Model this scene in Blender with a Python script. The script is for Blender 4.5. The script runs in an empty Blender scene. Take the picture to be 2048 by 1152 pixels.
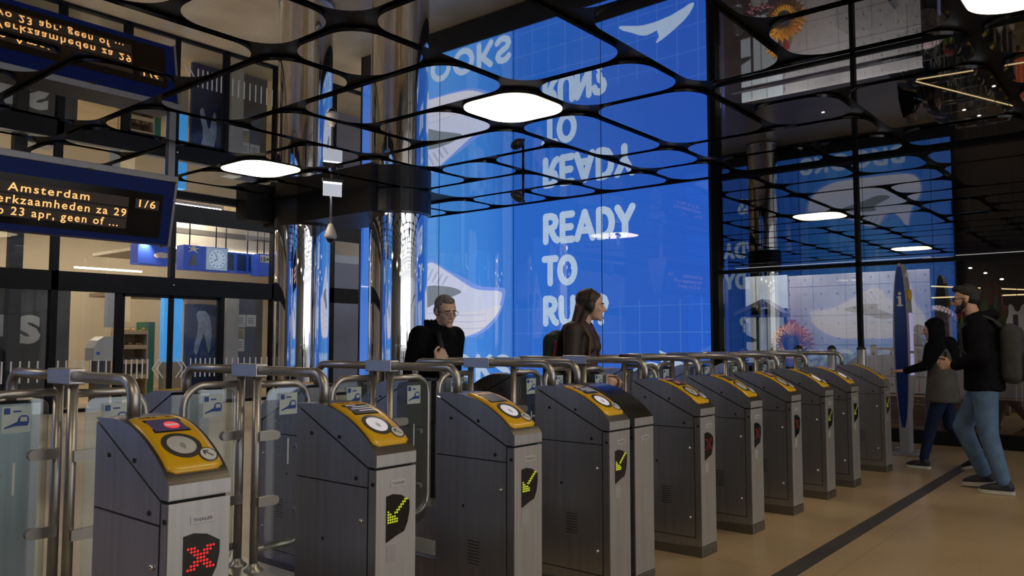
import bpy, bmesh, math, random
from mathutils import Vector, Matrix, Euler

# ------------------------------------------------------------------ camera, world, exposure
S = bpy.context.scene
COL = S.collection
PI = math.pi
cam_d = bpy.data.cameras.new('camera'); cam = bpy.data.objects.new('camera', cam_d); COL.objects.link(cam)
cam.location = (0, 0, 1.3)
cam.rotation_euler = (math.radians(90 + 3.77), 0, math.radians(39.6 - 90))
cam_d.sensor_width = 36; cam_d.lens = 28.0; cam_d.clip_start = .02; cam_d.clip_end = 200
S.camera = cam
S.view_settings.view_transform = 'Standard'; S.view_settings.look = 'None'
S.view_settings.exposure = 0.0; S.view_settings.gamma = 1.0; S.view_settings.use_curve_mapping = False
W = bpy.data.worlds.new('daylight'); S.world = W; W.use_nodes = True      # daylight of the square outside
wn = W.node_tree; bgn = wn.nodes['Background']
bgn.inputs['Color'].default_value = (.92, .95, 1.0, 1); bgn.inputs['Strength'].default_value = 1.65

# ------------------------------------------------------------------ materials
MATS = {}
def mat(name, col, rough=.5, metal=0., var=.06, scale=6., emit=None, es=1., spec=.5, bump=0., stretch=None, coat=0., alpha=None):
    if name in MATS: return MATS[name]
    m = bpy.data.materials.new(name); m.use_nodes = True
    nt = m.node_tree; N = nt.nodes; L = nt.links; b = N['Principled BSDF']
    b.inputs['Roughness'].default_value = rough; b.inputs['Metallic'].default_value = metal
    b.inputs['Specular IOR Level'].default_value = spec; b.inputs['Coat Weight'].default_value = coat
    tc = N.new('ShaderNodeTexCoord'); mp = N.new('ShaderNodeMapping'); no = N.new('ShaderNodeTexNoise')
    no.inputs['Scale'].default_value = scale; no.inputs['Detail'].default_value = 3
    if stretch: mp.inputs['Scale'].default_value = stretch
    L.new(tc.outputs['Object'], mp.inputs['Vector']); L.new(mp.outputs['Vector'], no.inputs['Vector'])
    rp = N.new('ShaderNodeValToRGB')
    lo = [max(0, c * (1 - var)) for c in col[:3]] + [1]; hi = [min(1, c * (1 + var)) for c in col[:3]] + [1]
    rp.color_ramp.elements[0].color = lo; rp.color_ramp.elements[1].color = hi
    rp.color_ramp.elements[0].position = .3; rp.color_ramp.elements[1].position = .7
    L.new(no.outputs['Fac'], rp.inputs['Fac']); L.new(rp.outputs['Color'], b.inputs['Base Color'])
    if emit:
        b.inputs['Emission Color'].default_value = (*emit, 1); b.inputs['Emission Strength'].default_value = es
    if bump:
        bp = N.new('ShaderNodeBump'); bp.inputs['Strength'].default_value = bump; bp.inputs['Distance'].default_value = .01
        L.new(no.outputs['Fac'], bp.inputs['Height']); L.new(bp.outputs['Normal'], b.inputs['Normal'])
    MATS[name] = m; return m

def glass(name, tint=(.9, .95, .95), base=.05, rough=0., fres=1.0):
    if name in MATS: return MATS[name]
    m = bpy.data.materials.new(name); m.use_nodes = True
    nt = m.node_tree; N = nt.nodes; L = nt.links; N.remove(N['Principled BSDF']); out = N['Material Output']
    tr = N.new('ShaderNodeBsdfTransparent'); tr.inputs['Color'].default_value = (*tint, 1)
    gl = N.new('ShaderNodeBsdfGlossy'); gl.inputs['Roughness'].default_value = rough
    lw = N.new('ShaderNodeLayerWeight'); lw.inputs['Blend'].default_value = .35
    ma = N.new('ShaderNodeMath'); ma.operation = 'MULTIPLY_ADD'
    ma.inputs[1].default_value = fres; ma.inputs[2].default_value = base; ma.use_clamp = True
    L.new(lw.outputs['Fresnel'], ma.inputs[0])
    mx = N.new('ShaderNodeMixShader'); L.new(ma.outputs[0], mx.inputs['Fac'])
    L.new(tr.outputs[0], mx.inputs[1]); L.new(gl.outputs[0], mx.inputs[2]); L.new(mx.outputs[0], out.inputs['Surface'])
    MATS[name] = m; return m

def screen_emit(name, col, strength=1., ripple=.05):
    """picture on an LED wall behind a glass pane: emission plus the pane's own reflection"""
    if name in MATS: return MATS[name]
    m = bpy.data.materials.new(name); m.use_nodes = True
    nt = m.node_tree; N = nt.nodes; L = nt.links; b = N['Principled BSDF']
    b.inputs['Base Color'].default_value = (.004, .004, .006, 1); b.inputs['Roughness'].default_value = .02
    b.inputs['IOR'].default_value = 1.8
    tc = N.new('ShaderNodeTexCoord'); wv = N.new('ShaderNodeTexWave'); wv.bands_direction = 'Z'
    wv.inputs['Scale'].default_value = 9.; wv.inputs['Distortion'].default_value = .6; wv.inputs['Detail'].default_value = 2
    L.new(tc.outputs['Object'], wv.inputs['Vector'])
    mx = N.new('ShaderNodeMixRGB'); mx.inputs[1].default_value = (*[c * (1 - ripple) for c in col], 1)
    mx.inputs[2].default_value = (*[c * (1 + ripple) for c in col], 1)
    L.new(wv.outputs['Fac'], mx.inputs[0]); L.new(mx.outputs[0], b.inputs['Emission Color'])
    b.inputs['Emission Strength'].default_value = strength
    MATS[name] = m; return m

# ------------------------------------------------------------------ mesh collector
class MB:
    def __init__(s): s.bm = bmesh.new()
    def _add(s, vs, fs, smooth=False):
        V = [s.bm.verts.new(v) for v in vs]
        for f in fs:
            try:
                F = s.bm.faces.new([V[i] for i in f]); F.smooth = smooth
            except ValueError: pass
        return V
    def box(s, x0, x1, y0, y1, z0, z1, bev=0., seg=2):
        b = bmesh.new(); bmesh.ops.create_cube(b, size=1)
        for v in b.verts: v.co = Vector(((x0 + x1) / 2 + v.co.x * (x1 - x0), (y0 + y1) / 2 + v.co.y * (y1 - y0), (z0 + z1) / 2 + v.co.z * (z1 - z0)))
        if bev: bmesh.ops.bevel(b, geom=b.edges[:], offset=bev, segments=seg, affect='EDGES', profile=.5)
        return s.merge(b, bool(bev) and False)
    def merge(s, b, smooth=None, M=None):
        if M is not None: bmesh.ops.transform(b, matrix=M, verts=b.verts)
        bmesh.ops.recalc_face_normals(b, faces=b.faces)
        mp = {}
        for v in b.verts: mp[v] = s.bm.verts.new(v.co)
        for f in b.faces:
            F = s.bm.faces.new([mp[v] for v in f.verts]); F.smooth = f.smooth if smooth is None else smooth
        b.free(); return s
    def prism(s, poly, axis, a, b_, bev=0., seg=2, vert_only=False):
        """polygon in the two other axes (in order), extruded along axis from a to b_"""
        b = bmesh.new()
        def P(u, v, w): return {'x': (w, u, v), 'y': (u, w, v), 'z': (u, v, w)}[axis]
        A = [b.verts.new(P(u, v, a)) for u, v in poly]; B = [b.verts.new(P(u, v, b_)) for u, v in poly]
        n = len(poly); b.faces.new(A); b.faces.new(B[::-1])
        for i in range(n): b.faces.new((A[i], B[i], B[(i + 1) % n], A[(i + 1) % n]))
        if bev:
            es = [e for e in b.edges if len(e.link_faces) == 2 and e.calc_face_angle(0) > .5]
            bmesh.ops.bevel(b, geom=es, offset=bev, segments=seg, affect='EDGES', profile=.5)
        return s.merge(b)
    def tube(s, pts, r, n=12, caps=True, radii=None):
        pts = [Vector(p) for p in pts]
        T = [(pts[min(i + 1, len(pts) - 1)] - pts[max(i - 1, 0)]).normalized() for i in range(len(pts))]
        u = T[0].orthogonal().normalized(); rings = []
        for i, p in enumerate(pts):
            u = (u - T[i] * u.dot(T[i])).normalized(); v = T[i].cross(u); rr = radii[i] if radii else r
            rings.append([s.bm.verts.new(p + (u * math.cos(2 * PI * k / n) + v * math.sin(2 * PI * k / n)) * rr) for k in range(n)])
        for a, b in zip(rings, rings[1:]):
            for k in range(n):
                f = s.bm.faces.new((a[k], a[(k + 1) % n], b[(k + 1) % n], b[k])); f.smooth = True
        if caps: s.bm.faces.new(rings[0][::-1]); s.bm.faces.new(rings[-1])
        return s
    def lathe(s, prof, c=(0, 0, 0), axis='z', n=32, smooth=True, M=None):
        """prof: list of (radius, height)"""
        b = bmesh.new(); rings = []
        for r, h in prof:
            if r < 1e-6: rings.append([b.verts.new((0, 0, h))])
            else: rings.append([b.verts.new((r * math.cos(2 * PI * k / n), r * math.sin(2 * PI * k / n), h)) for k in range(n)])
        for A, B in zip(rings, rings[1:]):
            for k in range(n):
                k2 = (k + 1) % n
                if len(A) == 1 and len(B) == 1: continue
                if len(A) == 1: f = b.faces.new((A[0], B[k2], B[k]))
                elif len(B) == 1: f = b.faces.new((A[k], A[k2], B[0]))
                else: f = b.faces.new((A[k], A[k2], B[k2], B[k]))
                f.smooth = smooth
        R = {'z': Matrix(), 'y': Matrix.Rotation(-PI / 2, 4, 'X'), 'x': Matrix.Rotation(PI / 2, 4, 'Y')}[axis]
        X = Matrix.Translation(c) @ R if M is None else M
        return s.merge(b, None, X)
    def cyl(s, c, r, h, axis='z', n=24):
        return s.lathe([(0, 0), (r, 0), (r, h), (0, h)], c, axis, n, smooth=False)
    def ell(s, c, rad, M=None, seg=16):
        b = bmesh.new(); bmesh.ops.create_uvsphere(b, u_segments=seg, v_segments=seg * 3 // 4, radius=1)
        X = Matrix.Translation(c) @ (M.to_4x4() if M is not None else Matrix()) @ Matrix.Diagonal((*rad, 1))
        return s.merge(b, True, X)
    def cap(s, p0, r0, p1, r1, flat=None, n=14):
        """tapered capsule; flat=(axis vector, factor) squashes it"""
        p0 = Vector(p0); p1 = Vector(p1); d = p1 - p0; Ln = max(d.length, 1e-5)
        prof = [(r0 * math.cos(a), -r0 * math.sin(a)) for a in (PI / 2, PI / 3, PI / 6, 0)]
        prof[0] = (0, -r0)
        prof += [(r1 * math.cos(a), Ln + r1 * math.sin(a)) for a in (0, PI / 6, PI / 3)] + [(0, Ln + r1)]
        X = Matrix.Translation(p0) @ Vector((0, 0, 1)).rotation_difference(d.normalized()).to_matrix().to_4x4()
        if flat:
            ax = Vector(flat[0]).normalized(); mid = (p0 + p1) / 2
            X = Matrix.Translation(mid) @ Matrix.Scale(flat[1], 4, ax) @ Matrix.Translation(-mid) @ X
        return s.lathe(prof, n=n, M=X)
    def quad(s, a, b, c, d): s._add((a, b, c, d), ((0, 1, 2, 3),)); return s
    def build(s, name, m, parent=None, loc=None, bevel=0.):
        me = bpy.data.meshes.new(name); s.bm.to_mesh(me); s.bm.free()
        for mm in (m if isinstance(m, (list, tuple)) else [m]): me.materials.append(mm)
        o = bpy.data.objects.new(name, me); COL.objects.link(o)
        if parent: o.parent = parent
        if loc: o.location = loc
        if bevel:
            bv = o.modifiers.new('edge', 'BEVEL'); bv.width = bevel; bv.segments = 2; bv.limit_method = 'ANGLE'
        return o

def tag(o, label, cat, group=None, kind=None):
    if label: o['label'] = label
    if cat: o['category'] = cat
    if group: o['group'] = group
    if kind: o['kind'] = kind
    return o
def empty(name, loc=(0, 0, 0), rz=0):
    o = bpy.data.objects.new(name, None); COL.objects.link(o); o.location = loc; o.rotation_euler = (0, 0, rz); o.empty_display_size = .1
    return o
def struct(o): o['kind'] = 'structure'; return o
KIDS = {}
def copy_tree(o, parent=None):
    c = o.copy(); COL.objects.link(c)
    if parent is not None: c.parent = parent
    for ch in list(o.children): copy_tree(ch, c)
    return c
def fillet(pts, r, n=7):
    pts = [Vector(p) for p in pts]; out = [pts[0]]
    for i in range(1, len(pts) - 1):
        a, b, c = pts[i - 1], pts[i], pts[i + 1]; d1 = (a - b).normalized(); d2 = (c - b).normalized()
        ang = d1.angle(d2); t = min(r / math.tan(ang / 2), (a - b).length * .49, (c - b).length * .49); rr = t * math.tan(ang / 2)
        ce = b + (d1 + d2).normalized() * (rr / math.sin(ang / 2)); s0 = b + d1 * t - ce; s1 = b + d2 * t - ce
        q = s0.rotation_difference(s1); ax, an = q.to_axis_angle()
        for k in range(n + 1): out.append(ce + Matrix.Rotation(an * k / n, 3, ax) @ s0)
    out.append(pts[-1]); return out
def rrect(x0, x1, y0, y1, r, n=6, bow=0.):
    P = []
    for cx, cy, a0 in ((x1 - r, y1 - r, 0), (x0 + r, y1 - r, PI / 2), (x0 + r, y0 + r, PI), (x1 - r, y0 + r, 1.5 * PI)):
        for k in range(n + 1):
            a = a0 + PI / 2 * k / n; P.append((cx + r * math.cos(a), cy + r * math.sin(a)))
    return P

def text_mesh(body, x0, x1, z0, h, bold=0., space=1.):
    """text as polygons in the x/z plane (facing -y): left x0, right x1 (or None), baseline z0, cap height h"""
    cu = bpy.data.curves.new('txt', 'FONT'); cu.body = body; cu.size = 1; cu.offset = bold; cu.space_character = space; cu.resolution_u = 3
    ob = bpy.data.objects.new('txt', cu); COL.objects.link(ob); dg = bpy.context.evaluated_depsgraph_get(); dg.update()
    me = bpy.data.meshes.new_from_object(ob.evaluated_get(dg)); bpy.data.objects.remove(ob); bpy.data.curves.remove(cu)
    xs = [v.co.x for v in me.vertices]; a, b = min(xs), max(xs); sz = h / .69
    sx = sz if x1 is None else (x1 - x0) / (b - a)
    vs = [(x0 + (v.co.x - a) * sx, 0, z0 + v.co.y * sz) for v in me.vertices]; fs = [tuple(p.vertices) for p in me.polygons]
    bpy.data.meshes.remove(me); return vs, fs

# ------------------------------------------------------------------ material palette
STEEL = mat('brushed_steel', (.46, .452, .445), .40, .7, .08, 40, stretch=(1, 1, .04), bump=.02)
DARKSTEEL = mat('dark_steel', (.405, .41, .43), .31, .88, .10, 40, stretch=(1, 1, .04))
TUBE = mat('satin_tube', (.44, .425, .40), .37, .85, .05, 30)
CHROME = mat('chrome', (.80, .79, .78), .03, 1., .02, 2)
BLACK = mat('black_metal', (.012, .012, .014), .45, 0., .2, 5)
SEAMD = mat('dark_gap', (.006, .006, .007), .7, 0., .1, 5)
YELLOW = mat('yellow_fascia', (.68, .385, .006), .34, 0., .05, 14, coat=.2)
MIRROR = mat('mirror_panel', (.70, .71, .73), .015, 1., .015, 1.5)
FRAMEB = mat('black_grid', (.008, .008, .008), .5, 0., .2, 3, spec=.2)
GLASSF = glass('flap_glass', (.86, .92, .92), .055, .0, .7)
GLASSW = glass('wall_glass', (.95, .96, .96), .010, .0, .14)
GLASSR = glass('shop_glass', (.86, .86, .88), .17, .0, .8)
FLOORB = None
def floor_material():
    m = bpy.data.materials.new('terrazzo_floor'); m.use_nodes = True
    nt = m.node_tree; N = nt.nodes; L = nt.links; b = N['Principled BSDF']
    tc = N.new('ShaderNodeTexCoord')
    n1 = N.new('ShaderNodeTexNoise'); n1.inputs['Scale'].default_value = 1.1; n1.inputs['Detail'].default_value = 6
    n2 = N.new('ShaderNodeTexNoise'); n2.inputs['Scale'].default_value = 60; n2.inputs['Detail'].default_value = 2
    L.new(tc.outputs['Object'], n1.inputs['Vector']); L.new(tc.outputs['Object'], n2.inputs['Vector'])
    r1 = N.new('ShaderNodeValToRGB'); r1.color_ramp.elements[0].color = (.37, .265, .15, 1); r1.color_ramp.elements[1].color = (.54, .405, .245, 1)
    r1.color_ramp.elements[0].position = .3; r1.color_ramp.elements[1].position = .72
    L.new(n1.outputs['Fac'], r1.inputs['Fac'])
    mx = N.new('ShaderNodeMixRGB'); mx.blend_type = 'MULTIPLY'; mx.inputs[0].default_value = .35
    L.new(r1.outputs['Color'], mx.inputs[1]); L.new(n2.outputs['Fac'], mx.inputs[2])
    br = N.new('ShaderNodeTexBrick'); br.offset = 0; br.inputs['Scale'].default_value = 1; br.inputs['Brick Width'].default_value = 1.5
    br.inputs['Row Height'].default_value = 1.5; br.inputs['Mortar Size'].default_value = .004
    br.inputs['Color1'].default_value = (1, 1, 1, 1); br.inputs['Color2'].default_value = (.97, .97, .97, 1); br.inputs['Mortar'].default_value = (.72, .72, .72, 1)
    L.new(tc.outputs['Object'], br.inputs['Vector'])
    m2 = N.new('ShaderNodeMixRGB'); m2.blend_type = 'MULTIPLY'; m2.inputs[0].default_value = 1
    L.new(mx.outputs[0], m2.inputs[1]); L.new(br.outputs['Color'], m2.inputs[2]); L.new(m2.outputs[0], b.inputs['Base Color'])
    b.inputs['Roughness'].default_value = .33; b.inputs['Specular IOR Level'].default_value = .4
    return m

# ------------------------------------------------------------------ setting: floor, ceiling, walls
H = 3.75
mb = MB(); mb.box(-2.9, 30, -9, 30, -.2, 0); fl = struct(mb.build('floor', floor_material()))
mb = MB(); mb.box(-2.6, 11.15, 1.655, 1.765, 0, .002); o = struct(mb.build('trim_1', mat('floor_strip', (.045, .042, .040), .5, 0., .15, 20))); o['label'] = 'dark strip set across the floor in front of the gates'

XL = lambda k: 2.79 + 1.03 * k
YB = [-10.5, -9.2, -8.2, -6.9, -5.87, -4.56, -3.53, -2.22, -1.20, .10, 1.13, 2.46, 3.44, 4.76, 5.79, 7.10, 8.12, 9.40, 10.52, 11.6, 12.8]
RZ = 9            # row index of the light row in front (Y .10 - 1.13)
rows = {n: 10 + i for i, n in enumerate('ABCDEFGHIJ')}     # A = 1.13..2.46
merged = {}
def mg(cells):
    for c in cells: merged[c] = cells
for a in ([(2, 'D'), (2, 'E')], [(0, 'F'), (0, 'G')], [(1, 'E'), (1, 'F')], [(1, 'G'), (2, 'G')], [(2, 'F'), (3, 'F')], [(4, 'E'), (4, 'F')],
          [(4, 'G'), (5, 'G')], [(5, 'E'), (6, 'E')], [(6, 'F'), (6, 'G')], [(2, 'B'), (3, 'B')], [(4, 'C'), (5, 'C')], [(4, 'D'), (5, 'D')],
          [(1, 'C'), (2, 'C')], [(6, 'B'), (6, 'C')], [(4, 'A'), (4, 'B')], [(5, 'A'), (6, 'A')], [(2, 'H'), (2, 'I')], [(-1, 'E'), (0, 'E')],
          [(3, 'J'), (4, 'J')], [(4, 'H'), (5, 'H')], [(0, 'B'), (0, 'C')], [(-2, 'F'), (-2, 'G')], [(-3, 'C'), (-2, 'C')], [(1, 'A'), (1, 'B')], [(-1, 'H'), (-1, 'I')],
          [(-2, 'A'), (-1, 'A')], [(-3, 'H'), (-2, 'H')], [(-4, 'F'), (-4, 'G')], [(5, 'I'), (6, 'I')]):
    mg([(k, rows[r]) for k, r in a])
lights = [(3, rows['D']), (3, rows['H']), (3, RZ), (-4, rows['D']), (-4, RZ), (3, 5), (-4, 5), (0, RZ), (0, 5)]  # the last pair is added out of view to brighten floor and gate fronts
mb = MB(); mb.box(-2.9, 11.15, -9.0, 12.75, H + .05, H + .25); ceil = struct(mb.build('ceiling', FRAMEB))
rnd = random.Random(4); done = set(); fieldmb = MB(); npanel = 0
HOLES = [(8.92, 9.86)]
for k in range(-5, 8):
    for j in range(2, 20):
        if (k, j) in done or (k, j) in lights: continue
        cells = merged.get((k, j), [(k, j)])
        for c in cells: done.add(c)
        ks = [c[0] for c in cells]; js = [c[1] for c in cells]
        x0, x1 = XL(min(ks)), XL(max(ks) + 1); y0, y1 = YB[min(js)], YB[max(js) + 1]
        x1 = min(x1, 11.12)
        g = .052
        if x0 > 7.9 and y0 > 9.3 and x0 < 9.2: continue        # bulkhead around the two pillars
        poly = rrect(x0 + g, x1 - g, y0 + g, y1 - g, .30, 9)
        vis = (max(ks) >= -1 and min(js) >= 9)
        t = MB() if (vis and npanel < 98) else fieldmb
        t.prism(poly, 'z', H, H + .03, bev=.005, seg=2)
        if t is not fieldmb:
            npanel += 1; pn = t.build('mirror_panel', MIRROR, ceil)
            if cells[0] == (2, rows['B']):      # this long panel hangs a little lower on its far side
                pv = Vector(((x0 + x1) / 2, (y0 + y1) / 2, H)); ax = Vector((-.40, .92, 0))
                pn.matrix_world = Matrix.Translation(pv) @ Matrix.Rotation(math.radians(1.2), 4, ax) @ Matrix.Translation(-pv)
f = fieldmb.build('mirror_panel', MIRROR, ceil); f['kind'] = 'stuff'
LAMP = mat('lamp_diffuser', (.9, .87, .8), .4, 0., .02, 3, emit=(1., .82, .56), es=11.)
for (k, j) in lights:
    x0, x1, y0, y1 = XL(k), XL(k + 1), YB[j], YB[j + 1]
    lab = {(3, rows['D']): 'large lit rounded-square ceiling lamp above the middle gates', (3, rows['H']): 'lit rounded ceiling lamp over the hall in front of the sliding doors',
           (3, RZ): 'lit ceiling lamp cut off by the top right corner of the photo'}.get((k, j), 'lit ceiling lamp out of direct view, one of several inferred or added for brightness')
    r = empty('ceiling_light', ((x0 + x1) / 2, (y0 + y1) / 2, H)); tag(r, lab, 'lamp', 'lit lamps set among the mirror panels')
    a, b = (x1 - x0) / 2 - .05, (y1 - y0) / 2 - .05
    m_ = MB(); m_.prism(rrect(-a, a, -b, b, .3, 9), 'z', .004, .045, bev=.004); m_.build('lamp_frame', BLACK, r)
    m_ = MB(); m_.prism(rrect(-a + .012, a - .012, -b + .012, b - .012, .29, 9), 'z', -.004, .003); m_.build('diffuser', LAMP, r)

# bulkhead that carries the ceiling around the two chrome pillars
mb = MB(); mb.box(8.25, 9.45, 9.75, 12.75, 3.36, H + .05); mb.box(7.7, 8.25, 12.4, 12.75, 3.42, H + .05)
mb.cyl((8.92, 9.86, 3.38), .56, .36, n=48); struct(mb.build('trim_2', BLACK))['label'] = 'black bulkhead between the two chrome pillars'
mb = MB(); mb.box(-2.9, 8.25, 12.75, 12.9, H - .06, H + .3); struct(mb.build('trim_3', BLACK))
mb = MB(); mb.box(9.45, 11.1, 12.75, 12.9, H - .06, H + .3); struct(mb.build('trim_4', BLACK))

# chrome pillars
def pillar(loc, r, top, lab, ctop=H + .045):
    p = empty('chrome_pillar', loc); tag(p, lab, 'pillar', 'mirror-bright chrome pillars', 'thing')
    m_ = MB(); m_.lathe([(0, .0), (r + .02, 0), (r + .02, .09), (r + .005, .10), (r, .10)], n=64); m_.build('base_ring', DARKSTEEL, p)
    m_ = MB(); m_.lathe([(r, .10), (r, top)], n=96); m_.build('shaft', CHROME, p)
    m_ = MB(); m_.lathe([(r - .03, top - .01), (r + .012, top - .005), (r + .012, ctop)], n=64); m_.build('collar', BLACK, p)
    return p
pillar((8.98, 9.89, 0), .485, 3.41, 'mirror-polished chrome pillar right beside the blue video wall')
pillar((8.62, 12.04, 0), .485, 3.33, 'mirror-polished chrome pillar farther back, next to the sliding glass doors')
pillar((-1.9, 9.75, 0), .485, 3.41, 'chrome pillar across the hall, seen only mirrored in the shop glass', H - .004)

# outer shell
DARKW = mat('dark_wall', (.085, .075, .068), .5, 0., .15, 1.5)
BEIGE = mat('beige_wall', (.50, .43, .32), .6, 0., .08, .7)
mb = MB(); mb.box(-3.1, -2.9, -9, 15.4, 0, 4.5); struct(mb.build('wall_left', DARKW))

# ------------------------------------------------------------------ video wall (one in the photo, its twin across the hall is seen in reflections)
BLUE = None
def blue_picture():
    m = bpy.data.materials.new('video_blue'); m.use_nodes = True
    nt = m.node_tree; N = nt.nodes; L = nt.links; b = N['Principled BSDF']
    b.inputs['Base Color'].default_value = (.004, .004, .006, 1); b.inputs['Roughness'].default_value = .02; b.inputs['IOR'].default_value = 1.8
    tc = N.new('ShaderNodeTexCoord'); sp = N.new('ShaderNodeSeparateXYZ'); L.new(tc.outputs['Object'], sp.inputs[0])
    def math_(op, a, bb=None, clamp=False):
        n = N.new('ShaderNodeMath'); n.operation = op; n.use_clamp = clamp
        for i, v in enumerate((a, bb)):
            if v is None: continue
            if isinstance(v, (int, float)): n.inputs[i].default_value = v
            else: L.new(v, n.inputs[i])
        return n.outputs[0]
    Y, Z = sp.outputs['Y'], sp.outputs['Z']
    def ramp(x, pts):
        r = N.new('ShaderNodeValToRGB'); e = r.color_ramp.elements
        for i, (p, c) in enumerate(pts):
            q = e[i] if i < 2 else e.new(p); q.position = p; q.color = (*c, 1)
        r.color_ramp.interpolation = 'EASE'; L.new(x, r.inputs['Fac']); return r.outputs['Color']
    base = ramp(math_('DIVIDE', Y, 8.2), [(0, (.020, .100, .50)), (.45, (.024, .130, .54)), (.57, (.045, .21, .64)), (.70, (.06, .25, .66)), (1, (.025, .13, .56))])
    # drifting vertical light bands of the picture
    no = N.new('ShaderNodeTexNoise'); no.inputs['Scale'].default_value = 1.; no.inputs['Detail'].default_value = 2
    mp = N.new('ShaderNodeMapping'); mp.inputs['Scale'].default_value = (1, 1.6, .12); L.new(tc.outputs['Object'], mp.inputs[0]); L.new(mp.outputs[0], no.inputs['Vector'])
    band = math_('MULTIPLY', math_('GREATER_THAN', no.outputs['Fac'], .53), math_('GREATER_THAN', Y, 3.9))
    # thin grid lines
    def line(x, pitch, w): return math_('LESS_THAN', math_('MODULO', math_('ADD', x, 20.), pitch), w)
    grid = math_('MAXIMUM', line(Y, .36, .018), line(Z, .42, .016))
    reg = math_('MULTIPLY', math_('LESS_THAN', Z, 1.95), math_('LESS_THAN', Y, 3.9))
    grid = math_('MULTIPLY', grid, reg)
    rows_ = math_('LESS_THAN', math_('MODULO', math_('ADD', Z, 5.), .036), .012)       # LED rows
    s = math_('ADD', math_('MULTIPLY', band, .10), math_('MULTIPLY', grid, .085))
    mx = N.new('ShaderNodeMixRGB'); L.new(s, mx.inputs[0]); L.new(base, mx.inputs[1]); mx.inputs[2].default_value = (.35, .62, 1.0, 1)
    m2 = N.new('ShaderNodeMixRGB'); m2.blend_type = 'MULTIPLY'; L.new(math_('MULTIPLY', rows_, .22), m2.inputs[0]); L.new(mx.outputs[0], m2.inputs[1]); m2.inputs[2].default_value = (.3, .4, .6, 1)
    L.new(m2.outputs[0], b.inputs['Emission Color']); b.inputs['Emission Strength'].default_value = 1.0
    return m
VBLUE = blue_picture()
VWHITE = screen_emit('video_letters', (.36, .47, .64), 1., .10)
VSHOE = screen_emit('video_shoe_upper', (.50, .54, .70), 1., .10)
VSOLE = screen_emit('video_shoe_sole', (.56, .56, .66), 1., .06)
VPALE = screen_emit('video_shoe_glow', (.16, .27, .70), 1., .10)
VGREY = screen_emit('video_shoe_patch', (.17, .20, .24), 1., .1)
VLINE = screen_emit('video_shoe_line', (.36, .40, .56), 1., .1)
LETTER = {   # strokes in a 1 x 1 cell (width factor, strokes)
    'R': (.62, [[(.08, 0), (.08, 1), (.34, 1), (.5, .93), (.56, .76), (.5, .59), (.34, .5), (.08, .5)], [(.3, .5), (.42, .25), (.52, .08), (.62, .02)]]),
    'E': (.54, [[(.52, 1), (.08, 1), (.08, 0), (.52, 0)], [(.08, .5), (.46, .5)]]),
    'A': (.76, [[(.04, 0), (.38, 1), (.72, 0)], [(.16, .3), (.6, .3)]]),
    'D': (.66, [[(.08, 0), (.08, 1), (.28, 1), (.46, .93), (.58, .74), (.62, .5), (.58, .26), (.46, .07), (.28, 0), (.08, 0)]]),
    'Y': (.68, [[(.04, 1), (.34, .46), (.64, 1)], [(.34, .46), (.34, 0)]]),
    'T': (.60, [[(.02, 1), (.62, 1)], [(.32, 1), (.32, 0)]]),
    'O': (.86, None),
    'U': (.68, [[(.08, 1), (.08, .36), (.14, .14), (.26, .02), (.38, .0), (.5, .02), (.62, .14), (.66, .36), (.66, 1)]]),
    'N': (.70, [[(.08, 0), (.08, 1), (.64, 0), (.64, 1)]]),
    '?': (.54, [[(.04, .78), (.12, .95), (.28, 1.), (.44, .93), (.5, .76), (.44, .58), (.3, .48), (.27, .3)], [(.27, .03), (.275, .03)]]),
    'B': (.60, [[(.08, 0), (.08, 1), (.34, 1), (.48, .92), (.5, .76), (.44, .6), (.32, .54), (.08, .54)], [(.32, .54), (.5, .46), (.56, .28), (.5, .1), (.34, 0), (.08, 0)]]),
    'K': (.62, [[(.08, 0), (.08, 1)], [(.56, 1), (.12, .46)], [(.24, .58), (.58, 0)]]),
    'S': (.58, [[(.52, .84), (.42, .97), (.28, 1.0), (.14, .95), (.07, .8), (.12, .64), (.28, .53), (.44, .43), (.52, .27), (.47, .09), (.32, 0), (.16, .02), (.05, .15)]])}
def write_strokes(m_, word, z0, h, w, start, step=1.22, x=-.004, right_to=None):
    """letters in the y/z plane read by someone looking along +x: first letter at y=start, running to smaller y"""
    u = 0
    total = sum(LETTER[c][0] for c in word) + .16 * (len(word) - 1)
    sc = h - w
    for c in word:
        wd, st = LETTER[c]
        if st is None: st = [[(.43 + .37 * math.cos(t), .5 + .5 * math.sin(t)) for t in [2 * PI * k / 20 for k in range(21)]]]
        for line in st:
            P = [(start - (u + px) * sc * step - w / 2, z0 + w / 2 + pz * sc) for px, pz in line]
            for (y0, za), (y1, zb) in zip(P, P[1:]):
                d = Vector((y1 - y0, zb - za)); 
                if d.length < 1e-4: continue
                d.normalize(); nn = Vector((-d.y, d.x)) * w / 2
                m_._add([(x, y0 + nn.x, za + nn.y), (x, y0 - nn.x, za - nn.y), (x, y1 - nn.x, zb - nn.y), (x, y1 + nn.x, zb + nn.y)], [(0, 1, 2, 3)])
            for (y0, za) in P:
                m_._add([(x, y0 + w / 2 * math.cos(a), za + w / 2 * math.sin(a)) for a in [2 * PI * k / 14 for k in range(14)]], [tuple(range(14))])
        u += wd + .16
def flat(poly, x, name, m, parent):
    m_ = MB(); b = m_.bm; vs = [b.verts.new((x, y, z)) for y, z in poly]; f = b.faces.new(vs)
    bmesh.ops.triangulate(b, faces=[f]); return m_.build(name, m, parent)
def smooth_poly(P, n=2):
    for _ in range(n):
        Q = []
        for i in range(len(P)):
            a, b = P[i], P[(i + 1) % len(P)]
            Q += [(a[0] * .75 + b[0] * .25, a[1] * .75 + b[1] * .25), (a[0] * .25 + b[0] * .75, a[1] * .25 + b[1] * .75)]
        P = Q
    return P

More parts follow.
